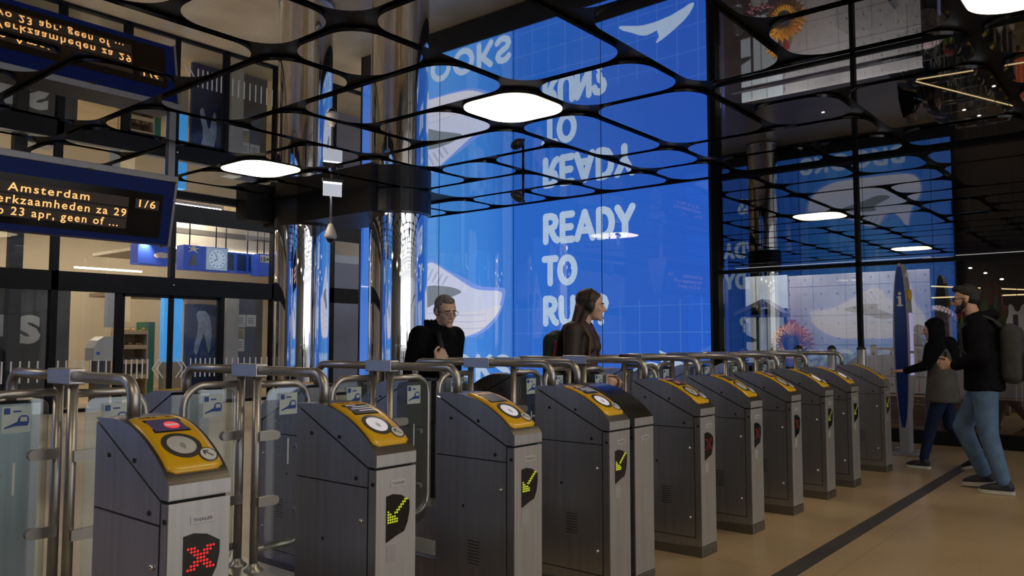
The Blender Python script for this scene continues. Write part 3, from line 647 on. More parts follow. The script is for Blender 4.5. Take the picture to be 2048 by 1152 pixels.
def make_cabinet(parent, back=False, plain=False, led='G', scr='dark', lit=False):
    """one upright cabinet of a gate; local y 0 = its front face, +y to the gate's middle"""
    HW = .098
    m_ = MB()
    m_.prism([(.006, .062), (.006, .832), (.041, .832), (.462, 1.032), (.478, 1.038), (.478, .062)], 'x', -HW, HW, bev=.006)
    body = m_.build('cabinet', STEEL if False else DARKSTEEL, parent)
    m_ = MB(); m_.box(-HW + .001, HW - .001, -.001, .006, .066, .833, bev=.0015); m_.build('front_plate', STEEL, body)
    m_ = MB(); m_.prism([(.02, .80), (.0165, .858), (.03, .862), (.44, 1.044), (.46, 1.04), (.4, .95)], 'x', -HW + .006, HW - .006); m_.build('seam', SEAMD, body)
    m_ = MB(); m_.prism([(0., .842)] + LC + [(.47, 1.044), (.045, .842)], 'x', -HW, HW, bev=.003); ld_ = m_.build('lid', [DARKSTEEL, LIDTOP], body)
    for p in ld_.data.polygons:
        if abs(p.normal.x) < .7 and p.normal.z > .05: p.material_index = 1
    m_ = MB(); m_.box(-HW + .001, HW - .001, -.002, .002, .844, .886, bev=.001); m_.build('lid_front', STEEL, body)
    m_ = MB(); m_.box(-HW - .003, HW + .003, -.003, .484, 0, .062, bev=.004); m_.build('plinth', mat('plinth_steel', (.24, .235, .23), .4, 1.), body)
    for sx in (-1, 1):
        m_ = MB(); x = sx * HW
        m_.prism([(.045, .115), (.045, .765), (.468, .765), (.468, .115)], 'x', min(x, x + sx * .0025), max(x, x + sx * .0025), bev=.001); d = m_.build('side_door', DARKSTEEL, body)
        m_ = MB(); xa, xb = min(x, x + sx * .0008), max(x, x + sx * .0008)
        m_.box(xa, xb, .04, .472, .765, .770); m_.box(xa, xb, .0405, .045, .11, .832); m_.box(xa, xb, .0405, .472, .110, .115); m_.build('door_gap', SEAMD, body)
        for z in (.647, .232): m_ = MB(); m_.ell((x + sx * .006, .075, z), (.008, .009, .009), None, 10); m_.build('lock', KNOBM, body)
        for y, z in ((.38, .94), (.21, .938), (.11, .795), (.017, .782), (.30, .55)):
            m_ = MB(); m_.cyl((x if sx > 0 else x - .0032, y, z), .0075, .0032, 'x', 12); m_.build('screw', SCREWM, body)
        m_ = MB()
        for k in range(8): m_.box(min(x, x + sx * .003), max(x, x + sx * .003), .20, .27, .30 + .014 * k, .304 + .014 * k)
        m_.build('vent', SEAMD, body)
    m_ = MB(); m_.box(-.030, .046, -.003, .0, .765, .790, bev=.001); pl = m_.build('name_plate', PLATE, body)
    vs, fs = PLATE_TXT; m_ = MB(); m_._add([(x, -.0036, z) for x, y, z in vs], fs); m_.build('plate_text', mat('plate_print', (.14, .14, .15), .5), body)
    if plain: return body
    m_ = MB(); m_.prism([(-.050, .735), (-.018, .740), (.022, .732), (.064, .707), (.064, .67), (.055, .63), (.038, .598), (0., .588), (-.050, .570)], 'y', -.003, .001); m_.build('display_window', DSP, body)
    m_ = MB(); m_.box(-.047, -.002, -.002, .0, .498, .558); m_.build('info_sticker', STICK, body)
    dots = []
    if led in 'Rr':
        for i in range(-3, 4): dots += sorted({(round(.004 + (i + q) * .0100, 5), round(.667 + j * i * .0100, 5)) for q in (-1, 0, 1) for j in (-1, 1)})
    else:
        for r_ in range(5): dots += [(-.041 + c * .0105, .640 + r_ * .0095) for c in range(5 - r_ + (r_ in (1, 2)))]
        for k in range(6): dots += [(-.008 + k * .0095, .672 + k * .0085), (.0015 + k * .0095, .672 + k * .0085)]
    m_ = MB()
    for x, z in dots: m_.cyl((x, -.0045, z), .0038, .002, 'y', 8)
    m_.build('signal_lights', {'R': LEDR, 'r': LEDRD, 'G': LEDG, 'g': LEDGD}[led], body)
    # yellow fascia following the lid
    m_ = MB(); b = m_.bm; ns, nx = 22, 10; th = .008; g = []
    for i in range(ns + 1):
        s = SF * i / ns; e = min(s, SF - s); w = .088
        rr = .022
        if e < rr: w -= rr - math.sqrt(max(0, rr * rr - (rr - e) ** 2))
        if s > SF * .8: w -= (s / SF - .8) * .06
        row = []
        for j in range(nx + 1):
            x = -w + 2 * w * j / nx; edge = min(1., min(j, nx - j) / 1.0) * min(1., min(i, ns - i) / 1.)
            y, z = on_lid(s, th * (.45 + .55 * edge)); row.append(b.verts.new((x, y, z)))
        g.append(row)
    for i in range(ns):
        for j in range(nx): f = b.faces.new((g[i][j], g[i][j + 1], g[i + 1][j + 1], g[i + 1][j])); f.smooth = True
    rim = [g[0][j] for j in range(nx + 1)] + [g[i][nx] for i in range(1, ns + 1)] + [g[ns][j] for j in range(nx - 1, -1, -1)] + [g[i][0] for i in range(ns - 1, 0, -1)]
    low = []
    for v in rim: low.append(b.verts.new((v.co.x, v.co.y + .006, v.co.z - .010)))
    for i in range(len(rim)): j = (i + 1) % len(rim); b.faces.new((rim[i], low[i], low[j], rim[j]))
    m_.build('fascia', YELLOW, body)
    decal([(-.058, .178), (.058, .178), (.058, .268), (-.058, .268)], th + .0015, 'screen_bezel', SEAMD, body, .004)
    decal([(-.053, .183), (.053, .183), (.053, .263), (-.053, .263)], th + .0025, 'screen', SCRP if scr == 'red' else SCRD, body)
    if scr == 'red':
        decal(circ(.012, .218, .024), th + .0032, 'screen_sign', SCRR, body)
        decal([(-.008, .213), (.032, .213), (.032, .223), (-.008, .223)], th + .004, 'screen_bar', SCRL, body)
    elif scr == 'text':
        m_ = MB()
        for k, (a, b_) in enumerate(((-.048, .0), (-.03, .045), (-.045, .05), (-.02, .05))): decal([(a, .252 - k * .017), (b_, .252 - k * .017), (b_, .259 - k * .017), (a, .259 - k * .017)], th + .0032, '', None, None, 0, m_)
        m_.build('screen_text', SCRL, body)
    elif scr == 'pink':
        decal(circ(.0, .22, .022), th + .0032, 'screen_sign', mat('screen_pink', (.3, .1, .12), .3, emit=(.45, .12, .14), es=.5), body)
    m_ = MB(); annulus(-.006, .108, .044, .060, th + .002, m_); m_.build('reader_ring', RINGD, body)
    decal(circ(-.006, .108, .044), th + .0008, 'card_reader', READERW if lit else READER, body)
    m_ = MB()
    for r_ in (.008, .014, .020):
        P = [(-.02 + r_ * math.cos(a), .102 + r_ * math.sin(a)) for a in [-.9 + 1.8 * k / 8 for k in range(9)]]
        for a, c in zip(P, P[1:]): decal([a, c, (c[0] + .003, c[1]), (a[0] + .003, a[1])], th + .0016, '', None, None, 0, m_)
    m_.build('reader_symbol', mat('symbol_grey', (.2, .2, .21), .5), body)
    m_ = MB(); annulus(.055, .053, .0235, .030, th + .0026, m_); m_.build('arrow_ring', RINGD, body)
    decal(circ(.055, .053, .0245), th + .0030, 'arrow_disc', WHITED, body)
    m_ = MB()
    for q in ([(.066, .041), (.069, .044), (.049, .064), (.046, .061)], [(.042, .068), (.060, .068), (.060, .064), (.042, .064)], [(.042, .068), (.046, .068), (.046, .050), (.042, .050)]): decal(q, th + .0036, '', None, None, 0, m_)
    m_.build('arrow', SEAMD, body)
    m_ = MB()
    for x0, x1 in ((-.055, -.04), (-.036, -.018), (-.014, .0), (.03, .05)): decal([(x0, .293), (x1, .293), (x1, .300), (x0, .300)], th + .001, '', None, None, 0, m_)
    m_.build('fascia_print', mat('print_black', (.02, .02, .02), .5), body)
    return body
PLATE_TXT = text_mesh('THALES', -.022, .038, .773, .009, .02)

def make_leaf(parent, sx, y):
    """glass flap on its own post; sx = lane side"""
    m_ = MB(); m_.tube([(0, y, .30), (0, y, 1.14)], .0185, 14); m_.lathe([(0, .29), (.042, .29), (.042, .302), (.026, .312), (.0185, .33)], (0, y, 0), n=20)
    post = m_.build('flap_post', TUBE, parent)
    m_ = MB(); m_.tube(fillet([(0, y, 1.105), (sx * .272, y, 1.105), (sx * .272, y, .385), (0, y, .385)], .095, 8), .0155, 12); m_.build('flap_frame', TUBE, post)
    m_ = MB(); P = rrect(.04, .248, .335, 1.085, .035, 5); m_.prism([(sx * u, v) for u, v in P], 'y', y - .022, y - .012, bev=.0015); m_.build('glass_flap', GLASSF, post)
    for z in (.878, .592):
        m_ = MB(); m_.prism([(sx * u, v) for u, v in [(0, z - .02), (.085, z - .02)] + [(.085 + .02 * math.sin(a), z - .02 * math.cos(a)) for a in [PI * k / 8 for k in range(1, 8)]] + [(.085, z + .02), (0, z + .02)]], 'y', y - .030, y - .004, bev=.003)
        m_.build('glass_clamp', mat('clamp_steel', (.36, .34, .31), .4, .8), post)
        m_ = MB(); m_.cyl((sx * .20, y - .030, z - .06), .012, .024, 'y', 14); m_.build('glass_stud', DARKSTEEL, post)
    x0 = sx * .148 - .047; f = y - .0235
    m_ = MB(); m_.box(x0, x0 + .094, f, f + .001, .966, 1.062); m_.build('train_sticker', TRAINW, post)
    m_ = MB(); m_.box(x0 + .006, x0 + .026, f - .001, f, 1.034, 1.056); m_.box(x0 + .036, x0 + .062, f - .001, f, 1.040, 1.046)
    for P in ([(.008, .982), (.04, .990), (.084, .990), (.088, 1.0), (.088, 1.02), (.08, 1.028), (.062, 1.028), (.054, 1.02), (.05, 1.006), (.03, .996), (.01, .988)],):
        m_.prism([(x0 + u, v) for u, v in P], 'y', f - .001, f)
    m_.build('train_pictogram', TRAINB, post)
    m_ = MB(); m_.box(x0 + .06, x0 + .082, f - .002, f - .001, 1.006, 1.022); m_.build('train_window', TRAINW, post)
    m_ = MB(); m_.box(sx * .15 - .004, sx * .15 + .004, f, f + .001, .742, .858); m_.build('film_strip', mat('frosted_film', (.55, .6, .6), .7), post)
    return post

def make_rail(r):
    m_ = MB()
    for s in (-1, 1): m_.tube(fillet([(0, s * .545, 1.03), (0, s * .545, 1.168), (0, s * .06, 1.168)], .10, 8), .0205, 16)
    m_.tube([(0, -.08, 1.168), (0, .08, 1.168)], .0205, 16); hr = m_.build('hand_rail', TUBE, r)
    m_ = MB(); m_.box(-.03, .03, -.10, .10, 1.138, 1.196, bev=.004); m_.build('rail_block', mat('block_steel', (.50, .49, .48), .38, 1.), hr)
def make_gate(led, scr, lit, right=True, swing=0.):
    r = empty('ticket_gate')
    cab = make_cabinet(r, led=led, scr=scr, lit=lit); cab.location = (0, -.98, 0)
    far = make_cabinet(r, led='G', scr='dark'); far.location = (0, .98, 0); far.rotation_euler = (0, 0, PI)
    m_ = MB(); m_.box(-.094, .094, -.5, .5, .0, .285, bev=.006); b = m_.build('base_link', DARKSTEEL, r)
    m_ = MB(); m_.box(-.098, .098, -.5, .5, .286, .297, bev=.002); m_.build('cover_plate', STEEL, b)
    make_rail(r)
    if right: make_leaf(r, 1, -.065)
    lf = make_leaf(r, -1, .065)
    if swing: lf.matrix_local = Matrix.Translation((0, .065, 0)) @ Matrix.Rotation(swing, 4, 'Z') @ Matrix.Translation((0, -.065, 0))
    return r
specs = [('R', 'red', False), ('G', 'text', True), ('G', 'dark', True), ('G', 'text', True), ('r', 'pink', False), ('r', 'dark', False), ('r', 'pink', False), ('g', 'dark', True), ('g', 'text', True), ('g', 'dark', False)]
gx = [1.247, 2.017, 2.797, 3.557, 4.570, 5.319, 6.070, 6.830, 7.528, 8.580]
ordinal = ['nearest ticket gate with a red cross on its front and a red no-entry screen', 'second ticket gate from the camera, yellow arrow lit and lines of text on its screen', 'third ticket gate from the camera, yellow arrow lit and a blank dark screen',
           'fourth ticket gate, yellow arrow lit, side by side with a plain black-topped cabinet', 'fifth ticket gate, dim red display and pinkish screen, first after the plain cabinet',
           'sixth ticket gate, dim red display and dark screen, second after the plain cabinet', 'seventh ticket gate, dim red display, pinkish screen, in the right half of the row', 'eighth ticket gate, green-lit display on its narrow front, third from the far end',
           'ninth ticket gate, last but one of the row before the wide lane', 'last ticket gate of the row, beside the wide lane and the tall info pillar']
for i, (x, sp) in enumerate(zip(gx, specs)):
    g = make_gate(*sp, right=i != 3, swing=math.radians(88) if i == 5 else 0.); g.location = (x, 3.2, 0); tag(g, ordinal[i], 'ticket gate', 'ticket gates standing in a row')
r = empty('end_cabinet', (3.803, 3.2, 0)); tag(r, 'plain steel cabinet with black curved lid, no reader, right against the fourth gate', 'cabinet')
for s, rz in ((-1, 0), (1, PI)):
    c = make_cabinet(r, plain=True); c.location = (0, s * .98, 0); c.rotation_euler = (0, 0, rz)
    for ch in c.children:
        if ch.name.startswith('lid') and 'front' not in ch.name: ch.data.materials[1] = mat('lid_black', (.035, .031, .029), .22, .6)
m_ = MB(); m_.box(-.094, .094, -.5, .5, .0, .297, bev=.006); m_.build('base_link', DARKSTEEL, r)
make_leaf(r, 1, -.065); make_rail(r)

# ------------------------------------------------------------------ departure board hanging from the ceiling
r = empty('departure_board', (4.9, 9.45, 0)); tag(r, 'blue hanging departure board with amber dot text about Amsterdam', 'departure board')
BOARDB = mat('board_blue', (.006, .026, .19), .45, 0., .06, 3, spec=.2); BOARDG = mat('board_grey', (.36, .36, .38), .4, .4, .05, 5)
AMBER = mat('amber_leds', (.1, .05, 0), .5, emit=(1., .50, .165), es=1.3)
Wd = 3.1
prof = [(0, 3.25), (.15, 2.49), (.33, 2.49), (.48, 3.25)]
m_ = MB(); m_.prism(prof, 'x', -Wd, -.035, bev=.006); m_.build('housing', BOARDB, r)
m_ = MB(); m_.box(-Wd, .0, -.02, .50, 3.252, 3.33, bev=.006); m_.build('top_frame', BOARDG, r)
m_ = MB(); m_.prism([(-.015, 3.25), (.14, 2.47), (.34, 2.47), (.495, 3.25)], 'x', -.034, -.004, bev=.003); m_.build('end_frame', BOARDG, r)
def bp(z): return .15 * (3.25 - z) / .76        # y of the sloping face at height z
m_ = MB(); z0, z1 = 2.555, 3.085
m_._add([(-Wd + .1, bp(z1) - .004, z1), (-.155, bp(z1) - .004, z1), (-.155, bp(z0) - .004, z0), (-Wd + .1, bp(z0) - .004, z0)], [(0, 3, 2, 1)]); m_.build('display_window', mat('board_display', (.008, .006, .005), .12), r)
m_ = MB()
for za, zb in ((2.885, 3.0), (2.755, 2.872), (2.63, 2.745)):
    m_._add([(-Wd + .12, bp(zb) - .006, zb), (-.57, bp(zb) - .006, zb), (-.57, bp(za) - .006, za), (-Wd + .12, bp(za) - .006, za)], [(0, 3, 2, 1)])
m_._add([(-.49, bp(3.0) - .006, 3.0), (-.20, bp(3.) - .006, 3.0), (-.20, bp(2.885) - .006, 2.885), (-.49, bp(2.885) - .006, 2.885)], [(0, 3, 2, 1)])
m_.build('led_field', mat('led_field', (.03, .022, .018), .5, emit=(.05, .03, .018), es=.25), r)
m_ = MB()
for body, x0, x1, z, h in (('via Amsterdam', 2.78, 3.885, 2.905, .085), ('Werkzaamheden za 29', 2.80, 4.315, 2.775, .085), ('wo 23 apr, geen of ...', 2.86, 4.235, 2.65, .085), ('1/6', 4.455, 4.655, 2.905, .085)):
    vs, fs = text_mesh(body, x0 - 4.9, x1 - 4.9, z, h, .012, 1.22); m_ = MB(); m_._add([(x, bp(z_) - .0075, z_) for x, y, z_ in vs], fs); m_.build('led_text', AMBER, r)
m_ = MB()
for body, x0, x1, z, h in (('via Amsterdam', -2.9, -1.8, 2.905, .085), ('Werkzaamheden za 29', -2.9, -1.4, 2.775, .085), ('wo 23 apr, geen of ...', -2.9, -1.5, 2.65, .085), ('1/6', -.65, -.45, 2.905, .085)):
    vs, fs = text_mesh(body, x0, x1, z, h, .028); m_._add([(-Wd - x, .48 - bp(z_) + .0075, z_) for x, y, z_ in vs], [f[::-1] for f in fs])
m_.build('rear_led_text', AMBER, r)
m_ = MB()
for x in (-.06, -1.05, -2.1): m_.box(x - .03, x + .03, -.022, -.005, 3.235, 3.26)
m_.build('clip', BLACK, r)
m_ = MB(); m_.box(-.085, -.0, .08, .17, 3.33, H + .06, bev=.004); m_.build('hanger_post', BOARDG, r)
m_ = MB(); m_.box(-Wd + .1, -Wd + .19, .08, .17, 3.33, H + .06, bev=.004); m_.build('hanger_post', BOARDG, r)

# dome camera with its pole, lit sign on it, and the spotlight camera arm
CAMW = mat('camera_white', (.60, .58, .56), .35, 0., .03, 8)
r = empty('dome_camera', (7.30, 9.52, 0)); tag(r, 'white dome security camera on a long rod from the ceiling', 'security camera')
m_ = MB(); m_.tube([(0, 0, 3.01), (0, 0, H + .06)], .016, 10); m_.build('rod', DARKSTEEL, r)
m_ = MB(); m_.lathe([(0, 3.02), (.03, 3.02), (.045, 2.98), (.075, 2.91), (.092, 2.84), (.088, 2.81), (.06, 2.805)], n=32); m_.build('camera_cover', CAMW, r)
m_ = MB(); m_.ell((0, 0, 2.805), (.062, .062, .07)); m_.build('dome', mat('dome_smoke', (.02, .02, .022), .08), r)
m_ = MB(); m_.lathe([(.058, 2.80), (.068, 2.80), (.068, 2.808), (.058, 2.808)], n=32); m_.build('dome_rim', CAMW, r)
r = empty('exit_sign', (7.20, 9.36, 0)); tag(r, 'small lit white panel sign hanging beside the dome camera rod', 'sign')
ra = math.radians(-20); r.rotation_euler = (0, 0, ra)
m_ = MB(); m_.box(-.155, .155, -.03, .03, 3.61, 3.66, bev=.004); m_.build('lamp_bar', BLACK, r)
m_ = MB(); m_.box(-.14, .14, -.006, .006, 3.40, 3.61, bev=.002); m_.build('lit_panel', mat('lit_acrylic', (.6, .62, .66), .2, 0., .08, 5, emit=(.62, .66, .75), es=.55), r)
m_ = MB(); m_.box(-.14, .14, -.009, .009, 3.585, 3.612); m_.build('led_edge', mat('led_white', (1, 1, 1), .3, emit=(1, 1, 1), es=2.), r)
m_ = MB(); m_.tube([(-.09, 0, 3.66), (-.09, 0, H + .06)], .006, 8); m_.tube([(.09, 0, 3.66), (.09, 0, H + .06)], .006, 8); m_.build('hanger', BLACK, r)
r = empty('spot_camera', (8.86, 7.12, 0)); tag(r, 'dark round-headed camera on a thin rod in front of the blue wall', 'camera')
m_ = MB(); m_.tube([(0, 0, 3.36), (0, 0, H + .06)], .018, 12); m_.build('rod', BLACK, r)
SPOTM = mat('spot_dark', (.05, .045, .045), .4, .2)
A_ = Matrix.Rotation(math.radians(38), 3, Vector((.637, -.77, 0)).cross(Vector((0, 0, 1)))) if False else Matrix.Rotation(math.radians(32), 3, Vector((.77, .637, 0)))
m_ = MB(); m_.ell((-.055, .06, 3.365), (.085, .085, .085), Matrix.Rotation(math.radians(32), 3, Vector((.77, .637, 0))) @ Matrix.Diagonal((1.45, 1.2, .85)), 24); m_.build('head_shell', SPOTM, r)
m_ = MB(); m_.cyl((-.03, .02, 3.30), .05, .012, 'z', 24); m_.cyl((.01, 0, 3.285), .02, .03, 'z', 14); m_.build('lens_ring', BLACK, r)

# ------------------------------------------------------------------ shop behind the right-hand glass
mb = MB()
mb.box(11.10, 11.24, -8.9, 5.27, 0, .17); mb.box(11.12, 11.22, -8.9, 5.27, 2.29, 2.34); mb.box(11.10, 11.24, -8.9, 5.27, H - .04, H + .06)
for y in (-4.7, -.8, 3.2): mb.box(11.12, 11.22, y - .028, y + .028, .17, H)
mb.box(11.06, 11.30, 5.17, 5.26, 0, H + .05)
struct(mb.build('wall_front', FR))['label'] = 'thin black frame of the shop glass'
for i, (y0, y1) in enumerate(((-8.9, -4.73), (-4.67, -.83), (-.77, 3.172), (3.228, 5.13))):
    for j, (z0, z1) in enumerate(((.17, 2.29), (2.34, H - .04))):
        m_ = MB(); m_.box(11.16, 11.172, y0, y1, z0, z1); struct(m_.build('window_%d' % (20 + i * 2 + j), GLASSR))
SHOPD = mat('shop_dark', (.012, .011, .013), .5, 0., .2, 1)
mb = MB(); mb.box(11.24, 22, -9, 9, H + .0, H + .2); struct(mb.build('ceiling_shop', SHOPD))
mb = MB(); mb.box(20, 20.2, -9, 9, 0, H); mb.box(11.65, 20, 5.6, 5.75, 0, H); mb.box(11.24, 22, -9.2, -9., 0, H + .2); struct(mb.build('wall_shop', SHOPD))
mb = MB(); mb.box(11.24, 11.65, 5.28, 5.60, 0, H); struct(mb.build('wall_blue', mat('shop_blue', (.015, .05, .26), .4)))
r = empty('window_panel', (12.3, 3.6, 0)); tag(r, 'big white panel with rows of small studs behind the shop glass', 'panel')
m_ = MB(); m_.box(0, .06, -1.02, 1.02, .55, 2.30, bev=.004); m_.build('white_board', mat('white_board', (.40, .385, .37), .35, 0., .05, 2), r)
m_ = MB()
for i in range(9):
    for j in range(8): m_.cyl((-.008, -.96 + i * .24, .68 + j * .222), .009, .009, 'x', 8)
s_ = m_.build('stud', DARKSTEEL, r); s_['kind'] = 'stuff'
m_ = MB()
for i in range(4): m_.box(-.002, 0, -.84 + i * .48, -.836 + i * .48, .55, 2.3)
for j in range(4): m_.box(-.002, 0, -1.02, 1.02, .79 + .444 * j, .794 + .444 * j)
m_.build('panel_joint', DARKGREY, r)
mb = MB(); mb.box(11.25, 19.9, -8.9, 5.55, 0, .006); struct(mb.build('floor_shop', mat('shop_floor_dark', (.03, .027, .026), .5, 0., .2, 3)))
slab('wooden_plinth', 'dark brown wooden plinth along the bottom of the shop window', 'plinth', 11.9, 12.25, -6., 4.9, 0, .54, mat('brown_wood', (.16, .085, .042), .4, 0., .25, 5, stretch=(1, .3, 3)), .005)
slab('low_white_wall', 'pale low display wall on the wooden plinth at the right', 'display', 12.28, 12.36, -6., 2.3, .54, .98, mat('pale_display', (.34, .32, .30), .4, 0., .06, 3), .004)
r = empty('market_stall', (12.25, 4.92, 0)); tag(r, 'white window display like a stall with a dark pitched canopy beside the sunflower', 'display')
for i, (y, ln) in enumerate(((3.7, 2.7), (1.2, 1.8))):
    r2 = empty('window_lamp', (11.38, y, 2.385)); tag(r2, ('long' if i == 0 else 'added shorter') + ' lamp strip behind the top rail of the shop glass', 'lamp')  # long strip follows a thin bright line; shorter strip is added for light
    m_ = MB(); m_.box(-.05, .05, -ln / 2, ln / 2, 0, .05, bev=.006); m_.build('housing', BLACK, r2)
    m_ = MB(); m_.box(-.016, .016, -ln / 2 + .02, ln / 2 - .02, -.006, -.001); m_.build('diffuser', mat('window_lamp_light', (.9, .9, .9), .4, emit=(1., .93, .85), es=.7), r2)
for i, y in enumerate((2.9, 3.9, 4.8)):
    r2 = empty('display_fill_spot', (11.55, y, 3.3)); tag(r2, 'black spotlight added to brighten the shop window display', 'spotlight', 'added spotlights brightening the window display')  # spotlights added to light the white panel and the stall
    m_ = MB(); m_.lathe([(0, .16), (.04, .16), (.05, 0), (.045, 0), (.04, .03), (0, .03)], n=20, M=Matrix.Rotation(-.35, 4, 'Y')); m_.build('can', BLACK, r2)
    m_ = MB(); m_.tube([(-.05, 0, .12), (-.05, 0, H - 3.3)], .008, 8); m_.build('rod', BLACK, r2)
    ld = bpy.data.lights.new('spot_beam', 'SPOT'); ld.energy = 115; ld.color = (1, .95, .9); ld.spot_size = math.radians(88); ld.spot_blend = .7; ld.shadow_soft_size = .04
    lo = bpy.data.objects.new('spot_beam', ld); COL.objects.link(lo); lo.parent = r2; lo.location = (.01, 0, -.02); lo.rotation_euler = (0, math.radians(-17), 0)
WB = mat('stall_white_glow', (.42, .46, .46), .4, 0., .05, 3, emit=(.5, .57, .58), es=.45)  # glow put into the board colour to brighten the stall
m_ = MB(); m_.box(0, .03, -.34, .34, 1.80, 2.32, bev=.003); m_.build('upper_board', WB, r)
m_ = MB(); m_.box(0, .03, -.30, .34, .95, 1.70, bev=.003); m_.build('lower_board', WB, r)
m_ = MB(); m_.box(-.004, 0, -.01, .0, .95, 1.7); m_.box(-.004, 0, .16, .17, .95, 2.3); m_.box(-.004, 0, -.09, -.083, 1.8, 2.32); m_.build('board_joint', DARKGREY, r)
m_ = MB(); m_.prism([(-.38, 1.66), (-.38, 1.72), (-.06, 1.94), (.40, 1.74), (.40, 1.68), (-.04, 1.86)], 'x', -.32, -.0, bev=.003); m_.build('canopy', mat('canopy_grey', (.10, .10, .125), .4), r)
m_ = MB(); m_.box(-.3, -.02, -.36, .38, 1.66, 1.70); m_.build('canopy_beam', mat('canopy_blue', (.03, .06, .22), .4), r)
m_ = MB(); m_.box(-.06, -.03, .11, .14, .55, 1.7); m_.box(-.06, -.03, -.33, -.30, .55, 1.7); m_.box(-.05, .03, -.36, .36, .54, .95); m_.build('stall_post', mat('stall_navy', (.02, .03, .10), .4), r)
m_ = MB(); m_.box(-.02, .02, -.46, -.37, 1.2, 1.62, bev=.003); m_.build('red_banner', mat('banner_red', (.40, .03, .03), .5), r)
m_ = MB(); m_.prism(smooth_poly([(.46, 1.44), (.3, 1.38), (.13, 1.30), (.2, 1.27), (.36, 1.28), (.46, 1.22)], 1), 'x', -.03, -.012); m_.build('blue_wing', mat('wing_blue', (.01, .16, .36), .4), r)
r = empty('sunflower', (12.0, 4.42, 1.24)); tag(r, 'giant yellow sunflower decoration standing behind the shop glass', 'flower')
m_ = MB(); rn = random.Random(3)
for ring in range(3):
    for k in range(26):
        a = 2 * PI * k / 26 + ring * .14; ln = .34 - ring * .035 + .03 * rn.random(); w = .05
        d = Vector((0, math.cos(a), math.sin(a))); n_ = Vector((0, -math.sin(a), math.cos(a))); x = -.02 - .02 * ring
        c0 = Vector((x, 0, 0)) + d * .10; c1 = Vector((x - .05, 0, 0)) + d * ln * .65; c2 = Vector((x + .03 - .04 * rn.random(), 0, 0)) + d * ln
        m_._add([c0 - n_ * w * .5, c0 + n_ * w * .5, c1 + n_ * w, c2, c1 - n_ * w], [(0, 1, 2, 3, 4)])
m_.build('petals', mat('petal_yellow', (.85, .42, .006), .5, 0., .2, 9), r)
m_ = MB(); m_.ell((-.05, 0, 0), (.05, .135, .135)); m_.build('seed_head', mat('seed_dark', (.02, .016, .02), .7, 0., .5, 40, bump=.5), r)
m_ = MB(); m_.tube([(.02, 0, -.05), (.03, 0, -.7)], .03, 10); m_.build('stem', mat('stem_green', (.08, .2, .04), .5), r)
r = empty('flower_posy', (11.72, 4.72, .0)); tag(r, 'small pot of dark pink blossoms at the foot of the stall display', 'flowers')
m_ = MB(); m_.lathe([(0, 0), (.10, 0), (.13, .98), (0, .98)], n=20); m_.build('pot', mat('pot_grey', (.2, .2, .2), .5), r)
m_ = MB()
for k in range(34): m_.ell((rn.uniform(-.14, .14), rn.uniform(-.2, .2), .98 + rn.uniform(0, .14)), (.022, .022, .02), None, 6)
m_.build('blossoms', mat('blossom_pink', (.35, .10, .13), .6, 0., .5, 30), r)['kind'] = 'stuff'
r = empty('glass_globe', (11.55, 5.0, .0)); tag(r, 'clear glass globe lamp on a stand at the edge of the video wall', 'globe')
m_ = MB(); m_.ell((0, 0, 1.10), (.085, .085, .085)); m_.build('globe', glass('globe_glass', (.8, .85, .9), .15, 0., 1.), r)
m_ = MB(); m_.lathe([(0, 0), (.09, 0), (.09, .02), (.02, .04), (.02, .96), (.07, 1.0), (.07, 1.02), (0, 1.02)], n=20); m_.build('stand', DARKSTEEL, r)
r = empty('flower_ball', (13., 2.66, 0)); tag(r, 'big round ball of pink and white flowers behind the girl in the headscarf', 'flowers')
m_ = MB()
for k in range(420):
    t = math.acos(1 - 2 * (k + .5) / 420); p = PI * (1 + 5 ** .5) * k
    v = Vector((math.sin(t) * math.cos(p), math.sin(t) * math.sin(p), math.cos(t))); m_.ell(Vector((0, 0, 1.52)) + v * .27, (.03, .03, .03), None, 6)
m_.build('blossoms', mat('blossom_pale', (.78, .55, .55), .6, 0., .55, 22), r)['kind'] = 'stuff'
m_ = MB(); m_.tube([(0, 0, .0), (0, 0, 1.3)], .02, 8); m_.build('stem', BLACK, r)
RED = mat('tulip_red', (.34, .018, .022), .25, 0., .2, 6, coat=.5); TGREEN = mat('tulip_green', (.12, .24, .03), .3, 0., .2, 5, coat=.4)
def tulip(x, y, z, h, label):
    r = empty('tulip', (x, y, 0)); tag(r, label, 'flower', 'giant glossy tulip decorations in the shop')
    m_ = MB()
    for k in range(6):
        a = k * PI / 3; m_.ell((math.cos(a) * h * .22, math.sin(a) * h * .22, z + h * .5), (h * .2, h * .2, h * .52), Matrix.Rotation(a, 3, 'Z') @ Matrix.Rotation(-.12, 3, 'Y'), 12)
    m_.build('bloom', RED, r)
    m_ = MB()
    for k in range(3):
        a = k * 2.1 + 2.2; m_.ell((math.cos(a) * h * .28, math.sin(a) * h * .28, z + h * .0), (h * .10, h * .26, h * .85), Matrix.Rotation(a, 3, 'Z'), 12)
    m_.build('leaf', TGREEN, r)
    m_ = MB(); m_.tube([(0, 0, 0), (0, 0, z + h * .2)], h * .07, 10); m_.build('stem', TGREEN, r)
tulip(13.6, 2.47, 1.60, .21, 'small glossy red tulip with a green stem between the girl and the bearded man')
tulip(13.6, 2.04, 1.82, .36, 'tallest glossy red tulip, right above the head of the bearded man')
tulip(14.2, 1.92, 1.65, .185, 'dark red tulip bud beside the white sleeveless shirt')
r = empty('sleeveless_shirt', (13., 1.64, 0)); tag(r, 'white sleeveless sports shirt hanging at the right edge of the shop', 'shirt')
